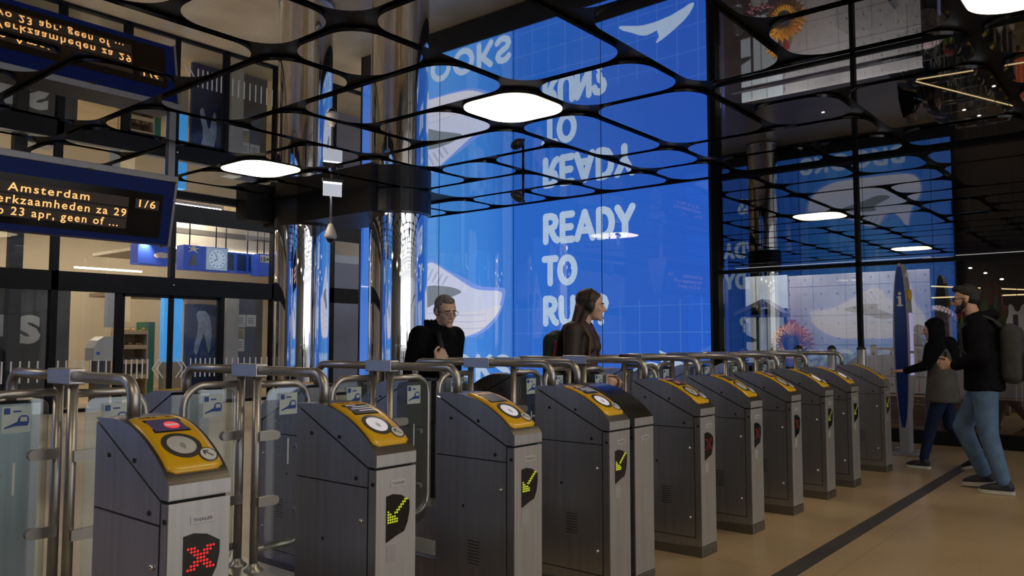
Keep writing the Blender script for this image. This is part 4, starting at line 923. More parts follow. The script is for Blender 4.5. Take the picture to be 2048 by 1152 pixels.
m_ = MB(); m_.prism(smooth_poly([(-.15, 1.28), (.15, 1.28), (.14, 1.55), (.10, 1.66), (.10, 1.80), (.06, 1.80), (.03, 1.70), (-.03, 1.70), (-.06, 1.80), (-.10, 1.80), (-.10, 1.66), (-.14, 1.55)], 1), 'x', -.05, .05, bev=.015); m_.build('fabric', mat('shirt_white', (.45, .42, .37), .7, 0., .05, 5, emit=(.5, .45, .38), es=.12), r)
m_ = MB(); m_.box(-.056, -.05, -.01, .05, 1.50, 1.66); m_.build('tag', mat('tag_navy', (.01, .012, .03), .5), r)
m_ = MB(); m_.tube([(0, -.08, 1.79), (0, 0, 1.84), (0, .08, 1.79)], .006, 6); m_.tube([(0, 0, 1.84), (0, 0, H)], .004, 6); m_.build('hanger', BLACK, r)
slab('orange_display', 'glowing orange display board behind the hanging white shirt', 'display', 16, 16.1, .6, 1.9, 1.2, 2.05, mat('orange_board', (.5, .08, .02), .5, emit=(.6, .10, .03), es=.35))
slab('checkout_counter', 'pale shop counter far behind the couple', 'counter', 15.2, 15.8, -3, 1.6, 0, 1.05, mat('counter_pale', (.4, .36, .3), .5))
GOLD = mat('light_gold', (.9, .7, .3), .4, emit=(1., .74, .34), es=1.6)
for i, (a, b_) in enumerate((((13.5, 2.93, 2.14), (16.5, 1.7, 2.17)), ((13.95, 3.02, 1.975), (14.1, 1.25, 1.99)))):
    m_ = MB(); m_.tube([Vector(b_) * 0 + Vector((0, 0, 0)), Vector(b_) - Vector(a)], .010, 8); o = m_.build('light_strip', GOLD, None, a)
    tag(o, ('upper' if i == 0 else 'lower') + ' of two thin golden light strips crossing the dark shop', 'light strip')
for i, (x, y, z) in enumerate(((14.5, 2.45, 2.46), (15.2, 2.35, 2.42), (14.2, 1.98, 2.24), (15.5, 1.62, 2.2), (13.6, 4.4, 2.34), (16.5, 1.2, 2.6), (16, 2.0, 2.75))):
    r = empty('spotlight', (x, y, z)); tag(r, 'small bright ceiling spotlight in the dark shop', 'spotlight', 'spotlights under the dark shop ceiling')
    m_ = MB(); m_.lathe([(0, .1), (.03, .1), (.035, 0), (.028, 0)], n=14, M=Matrix.Rotation(.5, 4, 'Y')); m_.build('can', BLACK, r)
    m_ = MB(); m_.ell((.0, 0, .0), (.028, .028, .012)); m_.build('bulb', mat('spot_bulb', (1, 1, 1), .3, emit=(1, .95, .85), es=6.), r)
    m_ = MB(); m_.tube([(.05, 0, .09), (.05, 0, H - z)], .006, 6); m_.build('rod', BLACK, r)

# glass fence at the end of the row
for i, y in enumerate((3.47, 3.08, 2.75)):
    r = empty('fence_post', (9.6, y, 0)); tag(r, ['steel fence post with black domed cap, farthest of three beside the last gate', 'middle steel fence post with black domed cap beside the last gate', 'steel fence post with black domed cap, nearest the info pillar'][i], 'post', 'steel posts of the glass fence')
    m_ = MB(); m_.lathe([(0, 0), (.07, 0), (.07, .012), (.046, .014), (.046, 1.20)], n=24); m_.build('post', TUBE, r)
    m_ = MB(); m_.lathe([(.05, 1.195), (.05, 1.21), (.03, 1.235), (0, 1.245)], n=24); m_.build('cap', BLACK, r)
for i, (y0, y1) in enumerate(((3.13, 3.42), (2.80, 3.03))):
    m_ = MB(); m_.box(-.006, .006, -(y1 - y0) / 2, (y1 - y0) / 2, 0, 1.0, bev=.002); o = m_.build('fence_glass', GLASSF, None, (9.6, (y0 + y1) / 2, .15)); tag(o, ('rear' if i == 0 else 'front') + ' glass sheet between the steel fence posts', 'glass panel')

# ------------------------------------------------------------------ information pillar
r = empty('info_pillar', (10.0, 2.42, 0)); tag(r, 'tall blue lens-shaped information pillar with a white letter i', 'information pillar')
PG = mat('pillar_grey', (.33, .34, .36), .4, .4, .05, 6); PB = mat('pillar_blue', (.008, .022, .15), .18, 0., .12, 1.5)
def lens(z, a=.088): t = (z - .28) / (2.2 - .28); return a * math.sqrt(max(0, 1 - (2 * t - 1) ** 2)) ** 1.0 if 0 <= t <= 1 else 0
zs = [.28 + 1.92 * (1 - math.cos(PI * k / 44)) / 2 for k in range(45)]
m_ = MB(); poly = [(lens(z) , z) for z in zs] + [(-lens(z), z) for z in zs[-2:0:-1]]
wz = lambda z: lens(z) if z > 1.2 else max(.052, lens(z))
poly = [(.05, .012), (.052, .40)] + [(wz(z), z) for z in zs if z > .45 and z < 2.1999] + [(0, 2.2)] + [(-wz(z), z) for z in reversed(zs) if z > .45 and z < 2.1999] + [(-.052, .40), (-.05, .012)]
m_.prism(poly, 'x', -.0, .20, bev=.006); m_.build('body', PG, r)
m_ = MB(); blue = [(lens(z, .068), z) for z in zs if .3 < z < 2.17] ; m_.prism(blue + [(-y, z) for y, z in reversed(blue)], 'x', -.006, .0); m_.build('blue_face', PB, r)
m_ = MB(); m_.box(.03, .15, -.098, -.080, 1.18, 1.62, bev=.004); m_.box(.03, .15, -.098, -.08, .9, 1.15, bev=.003); m_.build('side_screen', mat('side_screen', (.4, .38, .55), .25, emit=(.36, .34, .62), es=.5), r)
vs, fs = text_mesh('i', -.03, None, 1.70, .17, .02); xs = [v[0] for v in vs]; c = (min(xs) + max(xs)) / 2; b0 = min(v[2] for v in vs)
m_ = MB(); m_._add([(-.008, -(x - c), z) for x, y, z in vs], fs)
WL = mat('letter_white', (.62, .62, .62), .5)
m_.box(-.0085, -.0075, -.034, .034, 1.70, 1.715); m_.box(-.0085, -.0075, .0, .03, 1.795, 1.81); m_.build('letter_i', WL, r)
m_ = MB(); m_.cyl((.10, -.092, 1.83), .065, .02, 'y', 24); m_.build('yellow_emblem', YELLOW, r)
m_ = MB(); m_.cyl((.10, -.068, 2.06), .03, .025, 'y', 16); m_.build('top_mark', WL, r)
m_ = MB(); m_.box(-.16, .42, -.22, .22, 0, .012, bev=.003); m_.build('foot_plate', DARKSTEEL, r)
m_ = MB()
for x in (-.09, .08, .22, .36):
    for y in (-.17, .17): m_.lathe([(0, .012), (.02, .012), (.02, .03), (.012, .032), (.012, .075), (0, .078)], (x, y, 0), n=12)
m_.build('anchor_bolt', TUBE, r)

# ------------------------------------------------------------------ people
SKIN = mat('skin', (.64, .41, .31), .5, 0., .06, 20); SKIN2 = mat('skin_tan', (.50, .30, .21), .5, 0., .06, 20)
def organic(m_, voxel, smooth, name, m, parent=None, rough_noise=0.):
    o = m_.build(name, m)
    md = o.modifiers.new('r', 'REMESH'); md.mode = 'VOXEL'; md.voxel_size = voxel; md.use_smooth_shade = True
    ms = o.modifiers.new('s', 'SMOOTH'); ms.factor = .5; ms.iterations = smooth
    dg = bpy.context.evaluated_depsgraph_get(); dg.update()
    me = bpy.data.meshes.new_from_object(o.evaluated_get(dg)); old = o.data
    o.modifiers.clear(); o.data = me; bpy.data.meshes.remove(old); me.name = name
    for p in me.polygons: p.use_smooth = True
    if parent: o.parent = parent
    return o
def headM(c, yaw, pitch, roll=0.):
    return Matrix.Translation(c) @ Matrix.Rotation(yaw, 4, 'Z') @ Matrix.Rotation(pitch, 4, 'X') @ Matrix.Rotation(roll, 4, 'Y')
def add_head(m_, HM, nose=1.):
    R3 = HM.to_3x3(); E_ = lambda c, r: m_.ell(HM @ Vector(c), r, R3, 20); C_ = lambda a, ra, b, rb: m_.cap(HM @ Vector(a), ra, HM @ Vector(b), rb)
    E_((0, -.012, .035), (.074, .094, .084)); E_((0, .030, -.020), (.060, .066, .085)); E_((0, .038, -.070), (.047, .050, .040))
    C_((-.012, .080, -.097), .015, (.012, .080, -.097), .015)
    C_((0, .086, .012), .009, (0, .112, -.026), .012 * nose); E_((-.012, .100, -.032), (.009, .011, .008)); E_((.012, .100, -.032), (.009, .011, .008))
    C_((-.042, .070, .022), .011, (-.014, .084, .020), .010); C_((.042, .070, .022), .011, (.014, .084, .020), .010)
    E_((-.04, .062, -.022), (.02, .02, .016)); E_((.04, .062, -.022), (.02, .02, .016))
    C_((-.016, .088, -.058), .007, (.016, .088, -.058), .007); C_((-.014, .086, -.069), .008, (.014, .086, -.069), .008)
    for s in (-1, 1): E_((s * .074, -.008, -.008), (.010, .020, .031))
def face_bits(HM, parent, lip=(.36, .16, .13), brow=(.03, .025, .02), lid=.35):
    R3 = HM.to_3x3()
    m_ = MB()
    for s in (-1, 1): m_.ell(HM @ Vector((s * .030, .076, .000)), (.014, .012, .008 * (1 - lid) + .003), R3, 12)
    m_.build('eyes', mat('eye_white', (.5, .48, .45), .2), parent)
    m_ = MB()
    for s in (-1, 1): m_.ell(HM @ Vector((s * .030, .0865, -.001)), (.006, .004, .0055), R3, 10)
    m_.build('irises', mat('iris_dark', (.012, .009, .007), .15), parent)
    m_ = MB()
    for s in (-1, 1): m_.cap(HM @ Vector((s * .046, .078, .021)), .004, HM @ Vector((s * .014, .093, .024)), .005)
    m_.build('eyebrows', mat('brow_%02x' % int(brow[0] * 255), brow, .8), parent)
    m_ = MB(); m_.cap(HM @ Vector((-.018, .091, -.063)), .0045, HM @ Vector((.018, .091, -.063)), .0045, n=10); m_.build('lips', mat('lips', lip, .5), parent)
def add_hand(m_, wrist, fwd, palm_n, thumb, curl=.7, s=1.):
    """fwd: along the hand, palm_n: out of the palm, thumb: towards the thumb side"""
    f = Vector(fwd).normalized(); n = Vector(palm_n); n = (n - f * n.dot(f)).normalized(); t = f.cross(n)
    if t.dot(Vector(thumb)) < 0: t = -t
    w = Vector(wrist)
    m_.cap(w - f * .02, .026 * s, w + f * .02, .028 * s, flat=(n, .75))
    for k in range(4):
        b0 = w + f * .015 * s + t * (.018 - .012 * k) * s; kn = w + f * (.088 - .006 * abs(k - 1)) * s + t * (.030 - .0205 * k) * s
        m_.cap(b0, .016 * s, kn, .0115 * s)
        p = kn; d = f.copy(); a = 0
        for j, ln in enumerate((.040, .026, .020)):
            a = curl * (1.15, 1.35, .9)[j] * (1 + .05 * k); ax = t * (1 if n.dot(f.cross(t)) < 0 else -1)
            d = (Matrix.Rotation(a, 3, t) @ d) if (Matrix.Rotation(.1, 3, t) @ f).dot(n) > 0 else (Matrix.Rotation(-a, 3, t) @ d)
            L_ = ln * s * (.92, 1.05, 1., .82)[k]; q = p + d * L_; m_.cap(p, (.0098 - .001 * j) * s, q, (.0088 - .001 * j) * s, n=10); p = q
    b = w + f * .025 * s + t * .026 * s; k1 = b + (f * .6 + t * .75 + n * .35).normalized() * .042 * s; k2 = k1 + (f * .9 + t * .1 + n * (.5 * curl + .1)).normalized() * .032 * s; k3 = k2 + (f * .9 - t * .25 + n * (.7 * curl)).normalized() * .024 * s
    m_.cap(b, .016 * s, k1, .0115 * s); m_.cap(k1, .0108 * s, k2, .0098 * s); m_.cap(k2, .0098 * s, k3, .0085 * s)
def body_mesh(J, HM, f=1.0):
    m_ = MB(); V = {k: Vector(v) for k, v in J.items()}
    add_head(m_, HM)
    nb = HM @ Vector((0, -.02, -.06)); m_.cap(V['neck'], .056 * f, nb, .052 * f)
    m_.cap(V['neck'] + Vector((0, -.015, -.04)), .06, V['chest'], .13 * f, flat=((0, 1, 0), .8))
    m_.cap(V['chest'], .15 * f, V['pelvis'] + Vector((0, 0, .08)), .13 * f, flat=((0, 1, 0), .72)); m_.cap(V['pelvis'] + Vector((-.06, 0, 0)), .09, V['pelvis'] + Vector((.06, 0, 0)), .09)
    for s in 'LR':
        m_.cap(V['neck'] + Vector((0, -.01, -.06)), .06, V['sh' + s], .055 * f); m_.cap(V['sh' + s], .052 * f, V['el' + s], .041 * f); m_.cap(V['el' + s], .041 * f, V['wr' + s], .026 * f)
        m_.cap(V['hip' + s], .078, V['kn' + s], .055); m_.cap(V['kn' + s], .056, V['an' + s], .036)
        m_.cap(V['an' + s] + Vector((0, 0, -.015)), .032, V['an' + s].lerp(V['to' + s], .8), .020)
    return m_
def hem(m_, c, z0, z1, r0, r1, fy=.78):
    m_.lathe([(0, z0), (r0 * .96, z0), (r0, z0 + .02), (r1, z1), (0, z1)], n=28, M=Matrix.Translation(c) @ Matrix.Diagonal((1, fy, 1, 1)))
def sleeve(m_, V, s, r0, r1, r2, cut=.95, end=True):
    m_.cap(V['sh' + s], r0, V['el' + s], r1)
    if end: m_.cap(V['el' + s], r1, V['el' + s].lerp(V['wr' + s], cut), r2)
def shoe_pair(V, name, m_up, m_sole, parent, s, lbl=None):
    a = V['an' + s]; t = V['to' + s]; d = (t - a); d.z = 0; d.normalize(); side = Vector((-d.y, d.x, 0)); L0 = a - d * .075; L1 = a + d * .185
    pit = math.atan2(t.z - (a.z - .055), .16) if abs(t.z - (a.z - .055)) > .012 else 0
    R = Matrix.Translation(a + Vector((0, 0, -.06))) @ Matrix.Rotation(math.atan2(d.y, d.x), 4, 'Z') @ Matrix.Rotation(-pit, 4, 'Y')
    T = lambda x, y, z: R @ Vector((x, y, z))
    m_ = MB(); m_.cap(T(-.035, 0, .04), .042, T(.0, 0, .055), .043); m_.cap(T(-.03, 0, .022), .040, T(.10, 0, .020), .042); m_.cap(T(.06, 0, .03), .042, T(.155, 0, .008), .032); m_.cap(T(-.01, 0, .06), .044, T(-.01, 0, .085), .045)
    up = organic(m_, .008, 4, name, m_up, parent)
    m_ = MB(); b = m_.bm; out = []
    for x, w in ((-.078, .018), (-.06, .036), (0, .040), (.06, .043), (.12, .046), (.165, .038), (.192, .018)): out.append((x, w))
    P = [(x, w) for x, w in out] + [(x, -w) for x, w in reversed(out)]; P = smooth_poly(P, 1)
    A = [b.verts.new(T(x, y, -.022)) for x, y in P]; B = [b.verts.new(T(x, y * 1.04, .008)) for x, y in P]; b.faces.new(A[::-1]); b.faces.new(B)
    for i in range(len(P)): j = (i + 1) % len(P); b.faces.new((A[i], A[j], B[j], B[i]))
    m_.build('sole', m_sole, up)
    m_ = MB()
    for k in range(4): m_.cap(T(.035 + .022 * k, -.022, .068 - .011 * k), .0035, T(.040 + .022 * k, .022, .068 - .011 * k), .0035, n=8)
    m_.build('laces', m_sole, up)
    return up
BLACKC = mat('black_cloth', (.006, .006, .008), .9, 0., .25, 14, bump=.15, spec=.08); JEANS = mat('blue_denim', (.085, .15, .26), .8, 0., .22, 10, bump=.1, spec=.2); NAVYJ = mat('navy_denim', (.010, .018, .055), .8, 0., .2, 10, spec=.2)
def place(o, loc, rz, s): o.location = loc; o.rotation_euler = (0, 0, rz); o.scale = (s, s, s)
def glasses(HM, parent, m, w=.0022, rim=True):
    m_ = MB()
    for s in (-1, 1):
        P = [HM @ Vector((s * .033 + .024 * math.cos(a), .100 - .2 * abs(s * .033 + .024 * math.cos(a)) * .35, .001 + .016 * math.sin(a))) for a in [2 * PI * k / 16 for k in range(17)]]
        m_.tube(P, w, 6, False); m_.tube([HM @ Vector((s * .057, .095, .006)), HM @ Vector((s * .076, .06, .008)), HM @ Vector((s * .082, -.01, .004))], w, 6)
    m_.tube([HM @ Vector((-.010, .100, .004)), HM @ Vector((0, .104, .006)), HM @ Vector((.010, .100, .004))], w, 6)
    g = m_.build('glasses', m, parent)
    m_ = MB()
    for s in (-1, 1): m_._add([HM @ Vector((s * .033 + .023 * math.cos(a), .0995 - .07 * abs(s * .033 + .023 * math.cos(a)), .001 + .0155 * math.sin(a))) for a in [2 * PI * k / 16 for k in range(16)]], [tuple(range(16))])
    m_.build('lenses', glass('lens_glass', (.93, .93, .95), .04, 0., 0.), g)

# -- grey-haired man in a black coat between the fourth and fifth gate, walking towards us
J = dict(pelvis=(0, -.02, .93), chest=(0, .0, 1.30), neck=(0, .02, 1.47), shL=(-.185, 0, 1.405), shR=(.185, 0, 1.405), elL=(-.225, -.06, 1.13), elR=(.265, .0, 1.145), wrL=(-.22, .10, .92), wrR=(.235, .215, 1.205),
         hipL=(-.09, -.02, .9), hipR=(.09, -.02, .9), knL=(-.09, .10, .5), knR=(.09, -.02, .48), anL=(-.09, .17, .085), anR=(.09, -.25, .12), toL=(-.1, .33, .03), toR=(.1, -.11, .03))
HM = headM((0, .085, 1.60), -.28, -.26, .05)
m_ = body_mesh(J, HM, 1.05); add_hand(m_, (.232, .225, 1.22), (-.45, .25, .55), (-.5, -.6, .1), (-.3, .2, .9), .95, 1.05); add_hand(m_, (-.22, .105, .90), (.1, .3, -1), (1, 0, 0), (0, 1, 0), .4)
p1 = organic(m_, .0062, 3, 'person', SKIN); tag(p1, 'person with short grey hair and glasses in a black coat, one fist raised', 'person')
face_bits(HM, p1, brow=(.06, .05, .045), lid=.8); glasses(HM, p1, mat('wire_rim', (.08, .07, .06), .3, .8), .0014)
R3 = HM.to_3x3(); m_ = MB(); m_.ell(HM @ Vector((0, -.022, .046)), (.0775, .0935, .080), R3, 20); m_.ell(HM @ Vector((0, -.05, -.005)), (.072, .066, .065), R3, 16); m_.ell(HM @ Vector((0, .028, .088)), (.052, .050, .030), R3, 14)
for s in (-1, 1): m_.ell(HM @ Vector((s * .066, .012, .02)), (.011, .025, .035), R3, 10)
organic(m_, .006, 3, 'hair', mat('grey_hair', (.17, .155, .145), .8, 0., .4, 60, bump=.4), p1)
V = {k: Vector(v) for k, v in J.items()}
m_ = MB(); m_.cap((0, 0, 1.34), .19, (0, -.02, 1.1), .19, flat=((0, 1, 0), .75)); hem(m_, (0, -.02, 0), .62, 1.2, .23, .195, .78); m_.cap((-.15, 0, 1.40), .075, (.15, 0, 1.40), .075); m_.cap((0, .0, 1.42), .10, (0, .0, 1.30), .17, flat=((0, 1, 0), .8))
for s in 'LR': sleeve(m_, V, s, .088, .074, .052, .92)
organic(m_, .011, 5, 'coat', BLACKC, p1)
m_ = MB()          # upright collar, open at the front
for k in range(15):
    a = math.radians(-240 + k * 300 / 14 + 0) ; c = Vector((.078 * math.cos(a), -.005 + .078 * math.sin(a), 1.47)); 
    if not (math.sin(a) > .72): m_.cap(c, .024, c + Vector((.012 * math.cos(a), .01 * math.sin(a) - .004, .055)), .014)
organic(m_, .008, 4, 'collar', BLACKC, p1)
m_ = MB(); m_.lathe([(.066, 1.45), (.064, 1.495), (.060, 1.502), (.056, 1.495)], (0, .022, 0), n=24); m_.build('shirt_collar', mat('grey_shirt', (.22, .22, .25), .7), p1)
m_ = MB(); m_.tube([(.12, .12, 1.44), (.125, .165, 1.34), (.13, .175, 1.22), (.14, .15, 1.05)], .02, 8); m_.build('bag_strap', mat('strap_black', (.006, .006, .008), .6), p1)
m_ = MB()
for s in 'LR': m_.cap(V['hip' + s], .105, V['kn' + s], .078); m_.cap(V['kn' + s], .076, V['an' + s], .058)
m_.cap((-.06, -.02, .93), .125, (.06, -.02, .93), .125); organic(m_, .012, 4, 'trousers', NAVYJ, p1)
SOLEB = mat('sole_black', (.02, .02, .02), .6); SOLEW = mat('sole_white', (.48, .46, .42), .6); SHB = mat('shoe_black', (.012, .012, .015), .6)
for s in 'LR': shoe_pair(V, 'shoe', SHB, SOLEB, p1, s)
place(p1, (4.14, 4.13, 0), PI, .945)

# -- woman with headphones, brown jacket and backpack
J = dict(pelvis=(0, 0, .94), chest=(0, .01, 1.27), neck=(0, .03, 1.43), shL=(-.155, .0, 1.37), shR=(.155, .0, 1.37), elL=(-.20, -.04, 1.10), elR=(.205, .0, 1.09), wrL=(-.16, .17, .98), wrR=(.17, .20, 1.00),
         hipL=(-.085, 0, .9), hipR=(.085, 0, .9), knL=(-.085, .14, .5), knR=(.085, -.03, .48), anL=(-.085, .2, .085), anR=(.085, -.25, .12), toL=(-.09, .36, .03), toR=(.09, -.11, .03))
HM = headM((-.02, .085, 1.565), .30, -.10)
m_ = body_mesh(J, HM, .88); add_hand(m_, (.17, .215, 1.0), (-.1, 1, .0), (-1, .1, -.2), (0, .2, 1), .55, .9); add_hand(m_, (-.16, .185, .98), (.1, 1, 0), (1, .1, -.2), (0, .2, 1), .55, .9)
p2 = organic(m_, .0062, 3, 'person', SKIN); tag(p2, 'person with long brown hair and black headphones in a brown jacket, passing between gates', 'person')
face_bits(HM, p2, lip=(.42, .17, .15), brow=(.06, .04, .03), lid=.5)
R3 = HM.to_3x3(); HAIRB = mat('brown_hair', (.045, .024, .017), .55, 0., .5, 40, bump=.4)
m_ = MB(); m_.ell(HM @ Vector((0, -.028, .045)), (.082, .098, .084), R3, 20); m_.ell(HM @ Vector((0, -.062, -.03)), (.076, .062, .09), R3, 16)
for s in (-1, 1): m_.ell(HM @ Vector((s * .066, -.012, .0)), (.020, .045, .07), R3, 14); m_.cap(HM @ Vector((s * .065, -.03, -.04)), .028, HM @ Vector((s * .085, -.075, -.20)), .02); m_.cap(HM @ Vector((s * .025, .055, .085)), .014, HM @ Vector((s * .07, .02, .035)), .014)
for k in range(6): x = -.06 + .024 * k; m_.cap(HM @ Vector((x, -.09, -.03)), .03, HM @ Vector((x * 1.3, -.14, -.23 - .02 * (k % 3))), .014)
organic(m_, .007, 3, 'hair', HAIRB, p2)
V = {k: Vector(v) for k, v in J.items()}
BROWNJ = mat('brown_jacket', (.028, .016, .011), .6, 0., .35, 9, bump=.2)
m_ = MB(); m_.cap((0, 0, 1.32), .155, (0, 0, .86), .165, flat=((0, 1, 0), .72)); m_.cap((-.13, .01, 1.37), .070, (.13, .01, 1.37), .070); m_.cap((-.05, .045, 1.41), .045, (-.07, .10, 1.25), .05); m_.cap((.05, .045, 1.41), .045, (.07, .10, 1.25), .05); m_.cap((0, .0, 1.38), .085, (0, 0, 1.26), .14, flat=((0, 1, 0), .8))
for s in 'LR': sleeve(m_, V, s, .074, .060, .045, .9)
organic(m_, .010, 5, 'jacket', BROWNJ, p2)
m_ = MB(); m_.cap((0, .06, 1.36), .07, (0, .10, 1.02), .075, flat=((0, 1, 0), .7)); organic(m_, .01, 3, 'shirt', mat('plum_shirt', (.06, .022, .055), .7, 0., .3, 8), p2)
m_ = MB()
for s in 'LR': m_.cap(V['hip' + s], .10, V['kn' + s], .07); m_.cap(V['kn' + s], .068, V['an' + s], .05)
m_.cap((-.06, 0, .92), .12, (.06, 0, .92), .12); organic(m_, .012, 4, 'trousers', mat('bright_denim', (.03, .09, .30), .8), p2)
for s in 'LR': shoe_pair(V, 'shoe', SHB, SOLEW, p2, s)
W_LOC, W_RZ, W_S = (5.01, 3.475, 0), PI + .28, 1.0
place(p2, W_LOC, W_RZ, W_S)
hp = empty('headphones', W_LOC, W_RZ); tag(hp, 'black over-ear headphones on the long-haired woman', 'headphones')
m_ = MB(); m_.tube([HM @ Vector((.087 * math.cos(a), -.012, .012 + .115 * math.sin(a))) for a in [PI * k / 16 for k in range(17)]], .010, 8); m_.build('headband', BLACK, hp)
for s in (-1, 1):
    m_ = MB(); m_.ell(HM @ Vector((s * .094, -.008, -.004)), (.020, .036, .044), R3, 16); m_.build('ear_cup', BLACK, hp)
bk = empty('backpack', W_LOC, W_RZ); tag(bk, 'dark backpack with green and red trim on the back of the long-haired woman', 'backpack')
m_ = MB(); m_.box(-.14, .14, -.27, -.11, .90, 1.36, bev=.065, seg=4); m_.cap((-.05, -.18, 1.33), .05, (.05, -.18, 1.33), .05); organic(m_, .011, 6, 'bag_body', mat('bag_green', (.012, .035, .026), .7, 0., .3, 12), bk)
m_ = MB(); m_.tube([(-.14, -.14, 1.3), (-.155, -.15, 1.2), (-.165, -.15, .98)], .013, 8); m_.tube([(.14, -.14, 1.3), (.155, -.15, 1.2), (.165, -.15, .98)], .013, 8); m_.build('side_trim', mat('trim_red', (.16, .02, .03), .7), bk)
for s in (-1, 1):
    m_ = MB(); m_.tube([(s * .09, -.13, 1.33), (s * .10, -.085, 1.41), (s * .105, -.02, 1.437), (s * .105, .05, 1.42), (s * .105, .115, 1.32), (s * .115, .11, 1.16), (s * .145, .03, 1.03)], .013, 8); m_.build('strap', mat('strap_brown', (.10, .055, .02), .7), bk)

# -- bearded man with glasses, black hooded jacket and jeans at the right
J = dict(pelvis=(0, 0, .98), chest=(0, .03, 1.34), neck=(0, .06, 1.50), shL=(-.185, .02, 1.44), shR=(.185, .02, 1.44), elL=(-.235, .0, 1.16), elR=(.235, .02, 1.16), wrL=(-.13, .22, 1.075), wrR=(.10, .25, 1.08),
         hipL=(-.09, 0, .94), hipR=(.09, 0, .94), knL=(-.10, -.02, .50), knR=(.09, .20, .53), anL=(-.11, -.125, .085), anR=(.09, .035, .115), toL=(-.12, .03, .03), toR=(.10, .18, .045))
HM = headM((0, .125, 1.665), .06, -.12)
m_ = body_mesh(J, HM, 1.05); add_hand(m_, (-.13, .235, 1.08), (.25, 1, .05), (1, -.1, 0), (0, .1, 1), .8, 1.05); add_hand(m_, (.10, .265, 1.085), (-.2, 1, .05), (-1, -.1, 0), (0, .1, 1), .8, 1.05)
p3 = organic(m_, .0062, 3, 'person', SKIN2); tag(p3, 'person with dark beard and glasses in a black hooded jacket and pale blue jeans, mid-stride', 'person')
face_bits(HM, p3, brow=(.012, .01, .01), lid=.45); glasses(HM, p3, BLACK, .003)
R3 = HM.to_3x3(); HAIRD = mat('black_hair', (.010, .009, .009), .7, 0., .4, 50, bump=.4)
m_ = MB(); m_.ell(HM @ Vector((0, -.024, .055)), (.078, .094, .082), R3, 20); m_.ell(HM @ Vector((0, -.05, .0)), (.073, .066, .06), R3, 16); m_.ell(HM @ Vector((0, .040, .100)), (.058, .056, .034), R3, 14)
organic(m_, .0065, 3, 'hair', HAIRD, p3)
m_ = MB(); m_.cap(HM @ Vector((-.052, .02, -.055)), .020, HM @ Vector((-.018, .076, -.100)), .020); m_.cap(HM @ Vector((.052, .02, -.055)), .020, HM @ Vector((.018, .076, -.100)), .020); m_.cap(HM @ Vector((-.018, .080, -.098)), .021, HM @ Vector((.018, .080, -.098)), .021)
m_.cap(HM @ Vector((-.022, .093, -.050)), .006, HM @ Vector((.022, .093, -.050)), .006)
for s in (-1, 1): m_.cap(HM @ Vector((s * .064, .004, -.005)), .012, HM @ Vector((s * .054, .02, -.055)), .021); m_.ell(HM @ Vector((s * .040, .052, -.068)), (.022, .03, .028), R3, 12)
organic(m_, .006, 3, 'beard', HAIRD, p3)
V = {k: Vector(v) for k, v in J.items()}
m_ = MB(); m_.cap((0, .02, 1.38), .185, (0, .01, 1.10), .18, flat=((0, 1, 0), .78)); hem(m_, (0, .005, 0), .86, 1.2, .205, .19); m_.cap((-.15, .02, 1.425), .078, (.15, .02, 1.425), .078); m_.cap((0, .02, 1.46), .10, (0, .02, 1.34), .17, flat=((0, 1, 0), .85))
for s in 'LR': sleeve(m_, V, s, .088, .074, .050, .9)
organic(m_, .011, 5, 'jacket', BLACKC, p3)
m_ = MB(); hp_ = [Vector((.105 * math.cos(t), .035 + .115 * math.sin(t), 1.505 - .018 * math.sin(t))) for t in [math.radians(150 + 240 * k / 12) for k in range(13)]]
for k in range(12): rr = .030 + .022 * max(0, -math.sin(math.radians(150 + 20 * k))); m_.cap(hp_[k], rr, hp_[k + 1], rr)
organic(m_, .009, 4, 'hood', BLACKC, p3)
m_ = MB()
for s in 'LR': m_.cap(V['hip' + s], .112, V['kn' + s], .080); m_.cap(V['kn' + s], .080, V['kn' + s].lerp(V['an' + s], .93), .060)
m_.cap((-.07, 0, .93), .128, (.07, 0, .93), .128); organic(m_, .011, 3, 'jeans', JEANS, p3)
SHN = mat('shoe_navy', (.014, .015, .026), .6)
for s in 'LR': shoe_pair(V, 'shoe', SHN, SOLEW, p3, s)
M_LOC = (8.02, 1.275, 0); M_S = 1.0
place(p3, M_LOC, .04, M_S)
ph = MB(); ph.box(-.035, .035, .30, .308, 1.06, 1.20, bev=.003); o = ph.build('phone', BLACK, None, M_LOC); tag(o, 'dark phone held in both hands by the bearded man', 'phone')
bk = empty('backpack', M_LOC, .04); tag(bk, 'dark grey and black backpack on the back of the bearded man', 'backpack')
m_ = MB(); m_.box(-.15, .15, -.30, -.13, .93, 1.43, bev=.07, seg=4); m_.cap((-.06, -.2, 1.40), .05, (.06, -.2, 1.40), .05); organic(m_, .012, 6, 'bag_body', mat('bag_grey', (.030, .029, .029), .8, 0., .3, 12), bk)
m_ = MB(); m_.box(-.12, .12, -.345, -.27, .96, 1.2, bev=.035, seg=4); organic(m_, .011, 5, 'pocket', mat('bag_black', (.012, .012, .012), .7), bk)
for s in (-1, 1):
    m_ = MB(); m_.tube([(s * .10, -.15, 1.40), (s * .115, -.09, 1.475), (s * .12, -.02, 1.508), (s * .12, .07, 1.49), (s * .12, .155, 1.40), (s * .13, .15, 1.22), (s * .17, .03, 1.08)], .017, 8); m_.build('strap', MATS['strap_black'], bk)

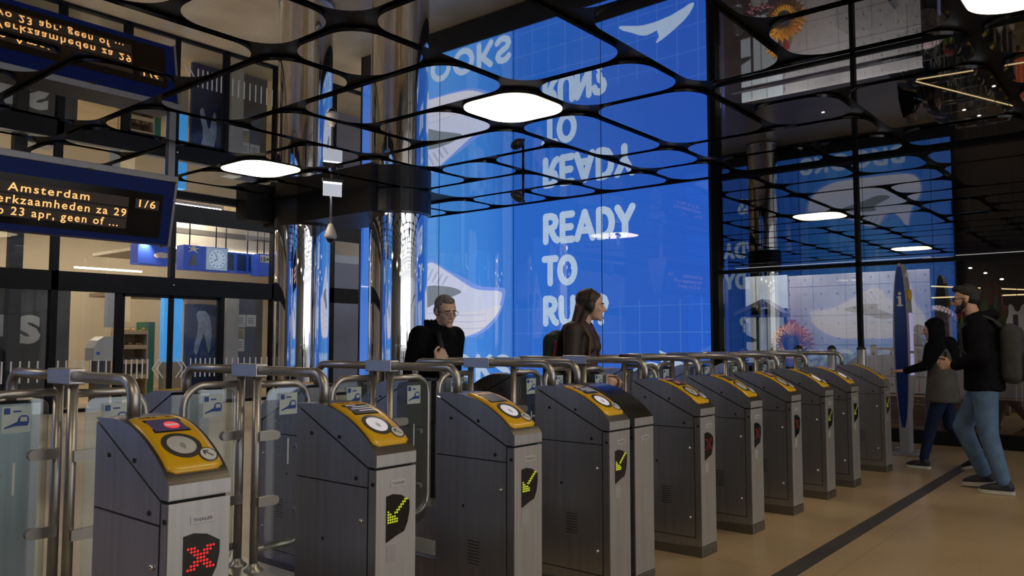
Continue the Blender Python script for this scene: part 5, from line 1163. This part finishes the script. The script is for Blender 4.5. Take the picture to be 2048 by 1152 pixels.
# -- girl in a black headscarf reaching towards the last gate
J = dict(pelvis=(0, 0, .96), chest=(0, .02, 1.29), neck=(0, .05, 1.45), shL=(-.155, .02, 1.39), shR=(.155, .02, 1.39), elL=(-.17, .16, 1.17), elR=(.17, .05, 1.13), wrL=(-.14, .38, 1.11), wrR=(.05, .20, 1.16),
         hipL=(-.085, 0, .92), hipR=(.085, 0, .92), knL=(-.085, .13, .50), knR=(.085, -.02, .50), anL=(-.085, .23, .085), anR=(.085, -.30, .135), toL=(-.085, .39, .03), toR=(.09, -.17, .03))
HM = headM((0, .10, 1.585), .06, -.20)
m_ = body_mesh(J, HM, .90); add_hand(m_, (-.14, .395, 1.11), (0, 1, -.02), (.2, 0, -1), (.9, .2, 0), .3, .95); add_hand(m_, (.05, .21, 1.16), (-.5, .8, .1), (-.8, -.3, 0), (0, .2, 1), .7, .95)
p4 = organic(m_, .0062, 3, 'person', SKIN2); tag(p4, 'person in a black headscarf and grey top stretching one arm towards the last gate', 'person')
face_bits(HM, p4, lip=(.34, .12, .11), lid=.6)
R3 = HM.to_3x3()
m_ = MB(); m_.ell(HM @ Vector((0, -.032, .046)), (.090, .103, .090), R3, 20); m_.ell(HM @ Vector((0, -.045, -.03)), (.088, .08, .10), R3, 16)
for s in (-1, 1): m_.cap(HM @ Vector((s * .066, .018, .03)), .023, HM @ Vector((s * .060, .026, -.06)), .026); m_.cap(HM @ Vector((s * .058, .026, -.06)), .026, HM @ Vector((s * .018, .055, -.125)), .024)
m_.cap(HM @ Vector((-.05, .042, .082)), .022, HM @ Vector((.05, .042, .082)), .022)
for s in (-1, 1): m_.ell(HM @ Vector((s * .076, -.012, -.006)), (.022, .045, .055), R3, 14)
m_.cap((-.05, .05, 1.45), .085, (.05, .05, 1.45), .085); m_.cap((-.10, .03, 1.38), .08, (.10, .03, 1.38), .08); m_.cap((-.04, .12, 1.38), .07, (-.02, .15, 1.22), .07); m_.cap((.05, .11, 1.38), .07, (.05, .14, 1.24), .06); m_.cap((0, -.06, 1.42), .09, (0, -.09, 1.25), .08)
organic(m_, .008, 4, 'headscarf', BLACKC, p4)
V = {k: Vector(v) for k, v in J.items()}
m_ = MB(); m_.cap((0, .01, 1.28), .145, (0, .0, 1.1), .155, flat=((0, 1, 0), .85)); hem(m_, (0, .02, 0), .76, 1.2, .225, .165, .82); m_.cap((-.1, .01, 1.37), .06, (.1, .01, 1.37), .06); organic(m_, .011, 5, 'tunic', mat('grey_tunic', (.065, .06, .056), .85, 0., .25, 8, bump=.1), p4)
m_ = MB()
for s in 'LR': sleeve(m_, V, s, .068, .056, .040, .93)
organic(m_, .009, 4, 'sleeves', BLACKC, p4)
m_ = MB()
for s in 'LR': m_.cap(V['hip' + s], .098, V['kn' + s], .066); m_.cap(V['kn' + s], .068, V['kn' + s].lerp(V['an' + s], .90), .050)
m_.cap((-.06, 0, .92), .12, (.06, 0, .92), .12); organic(m_, .011, 4, 'trousers', NAVYJ, p4)
for s in 'LR': shoe_pair(V, 'shoe', SHB, SOLEW, p4, s)
place(p4, (9.06, 1.80, 0), .02, .89)
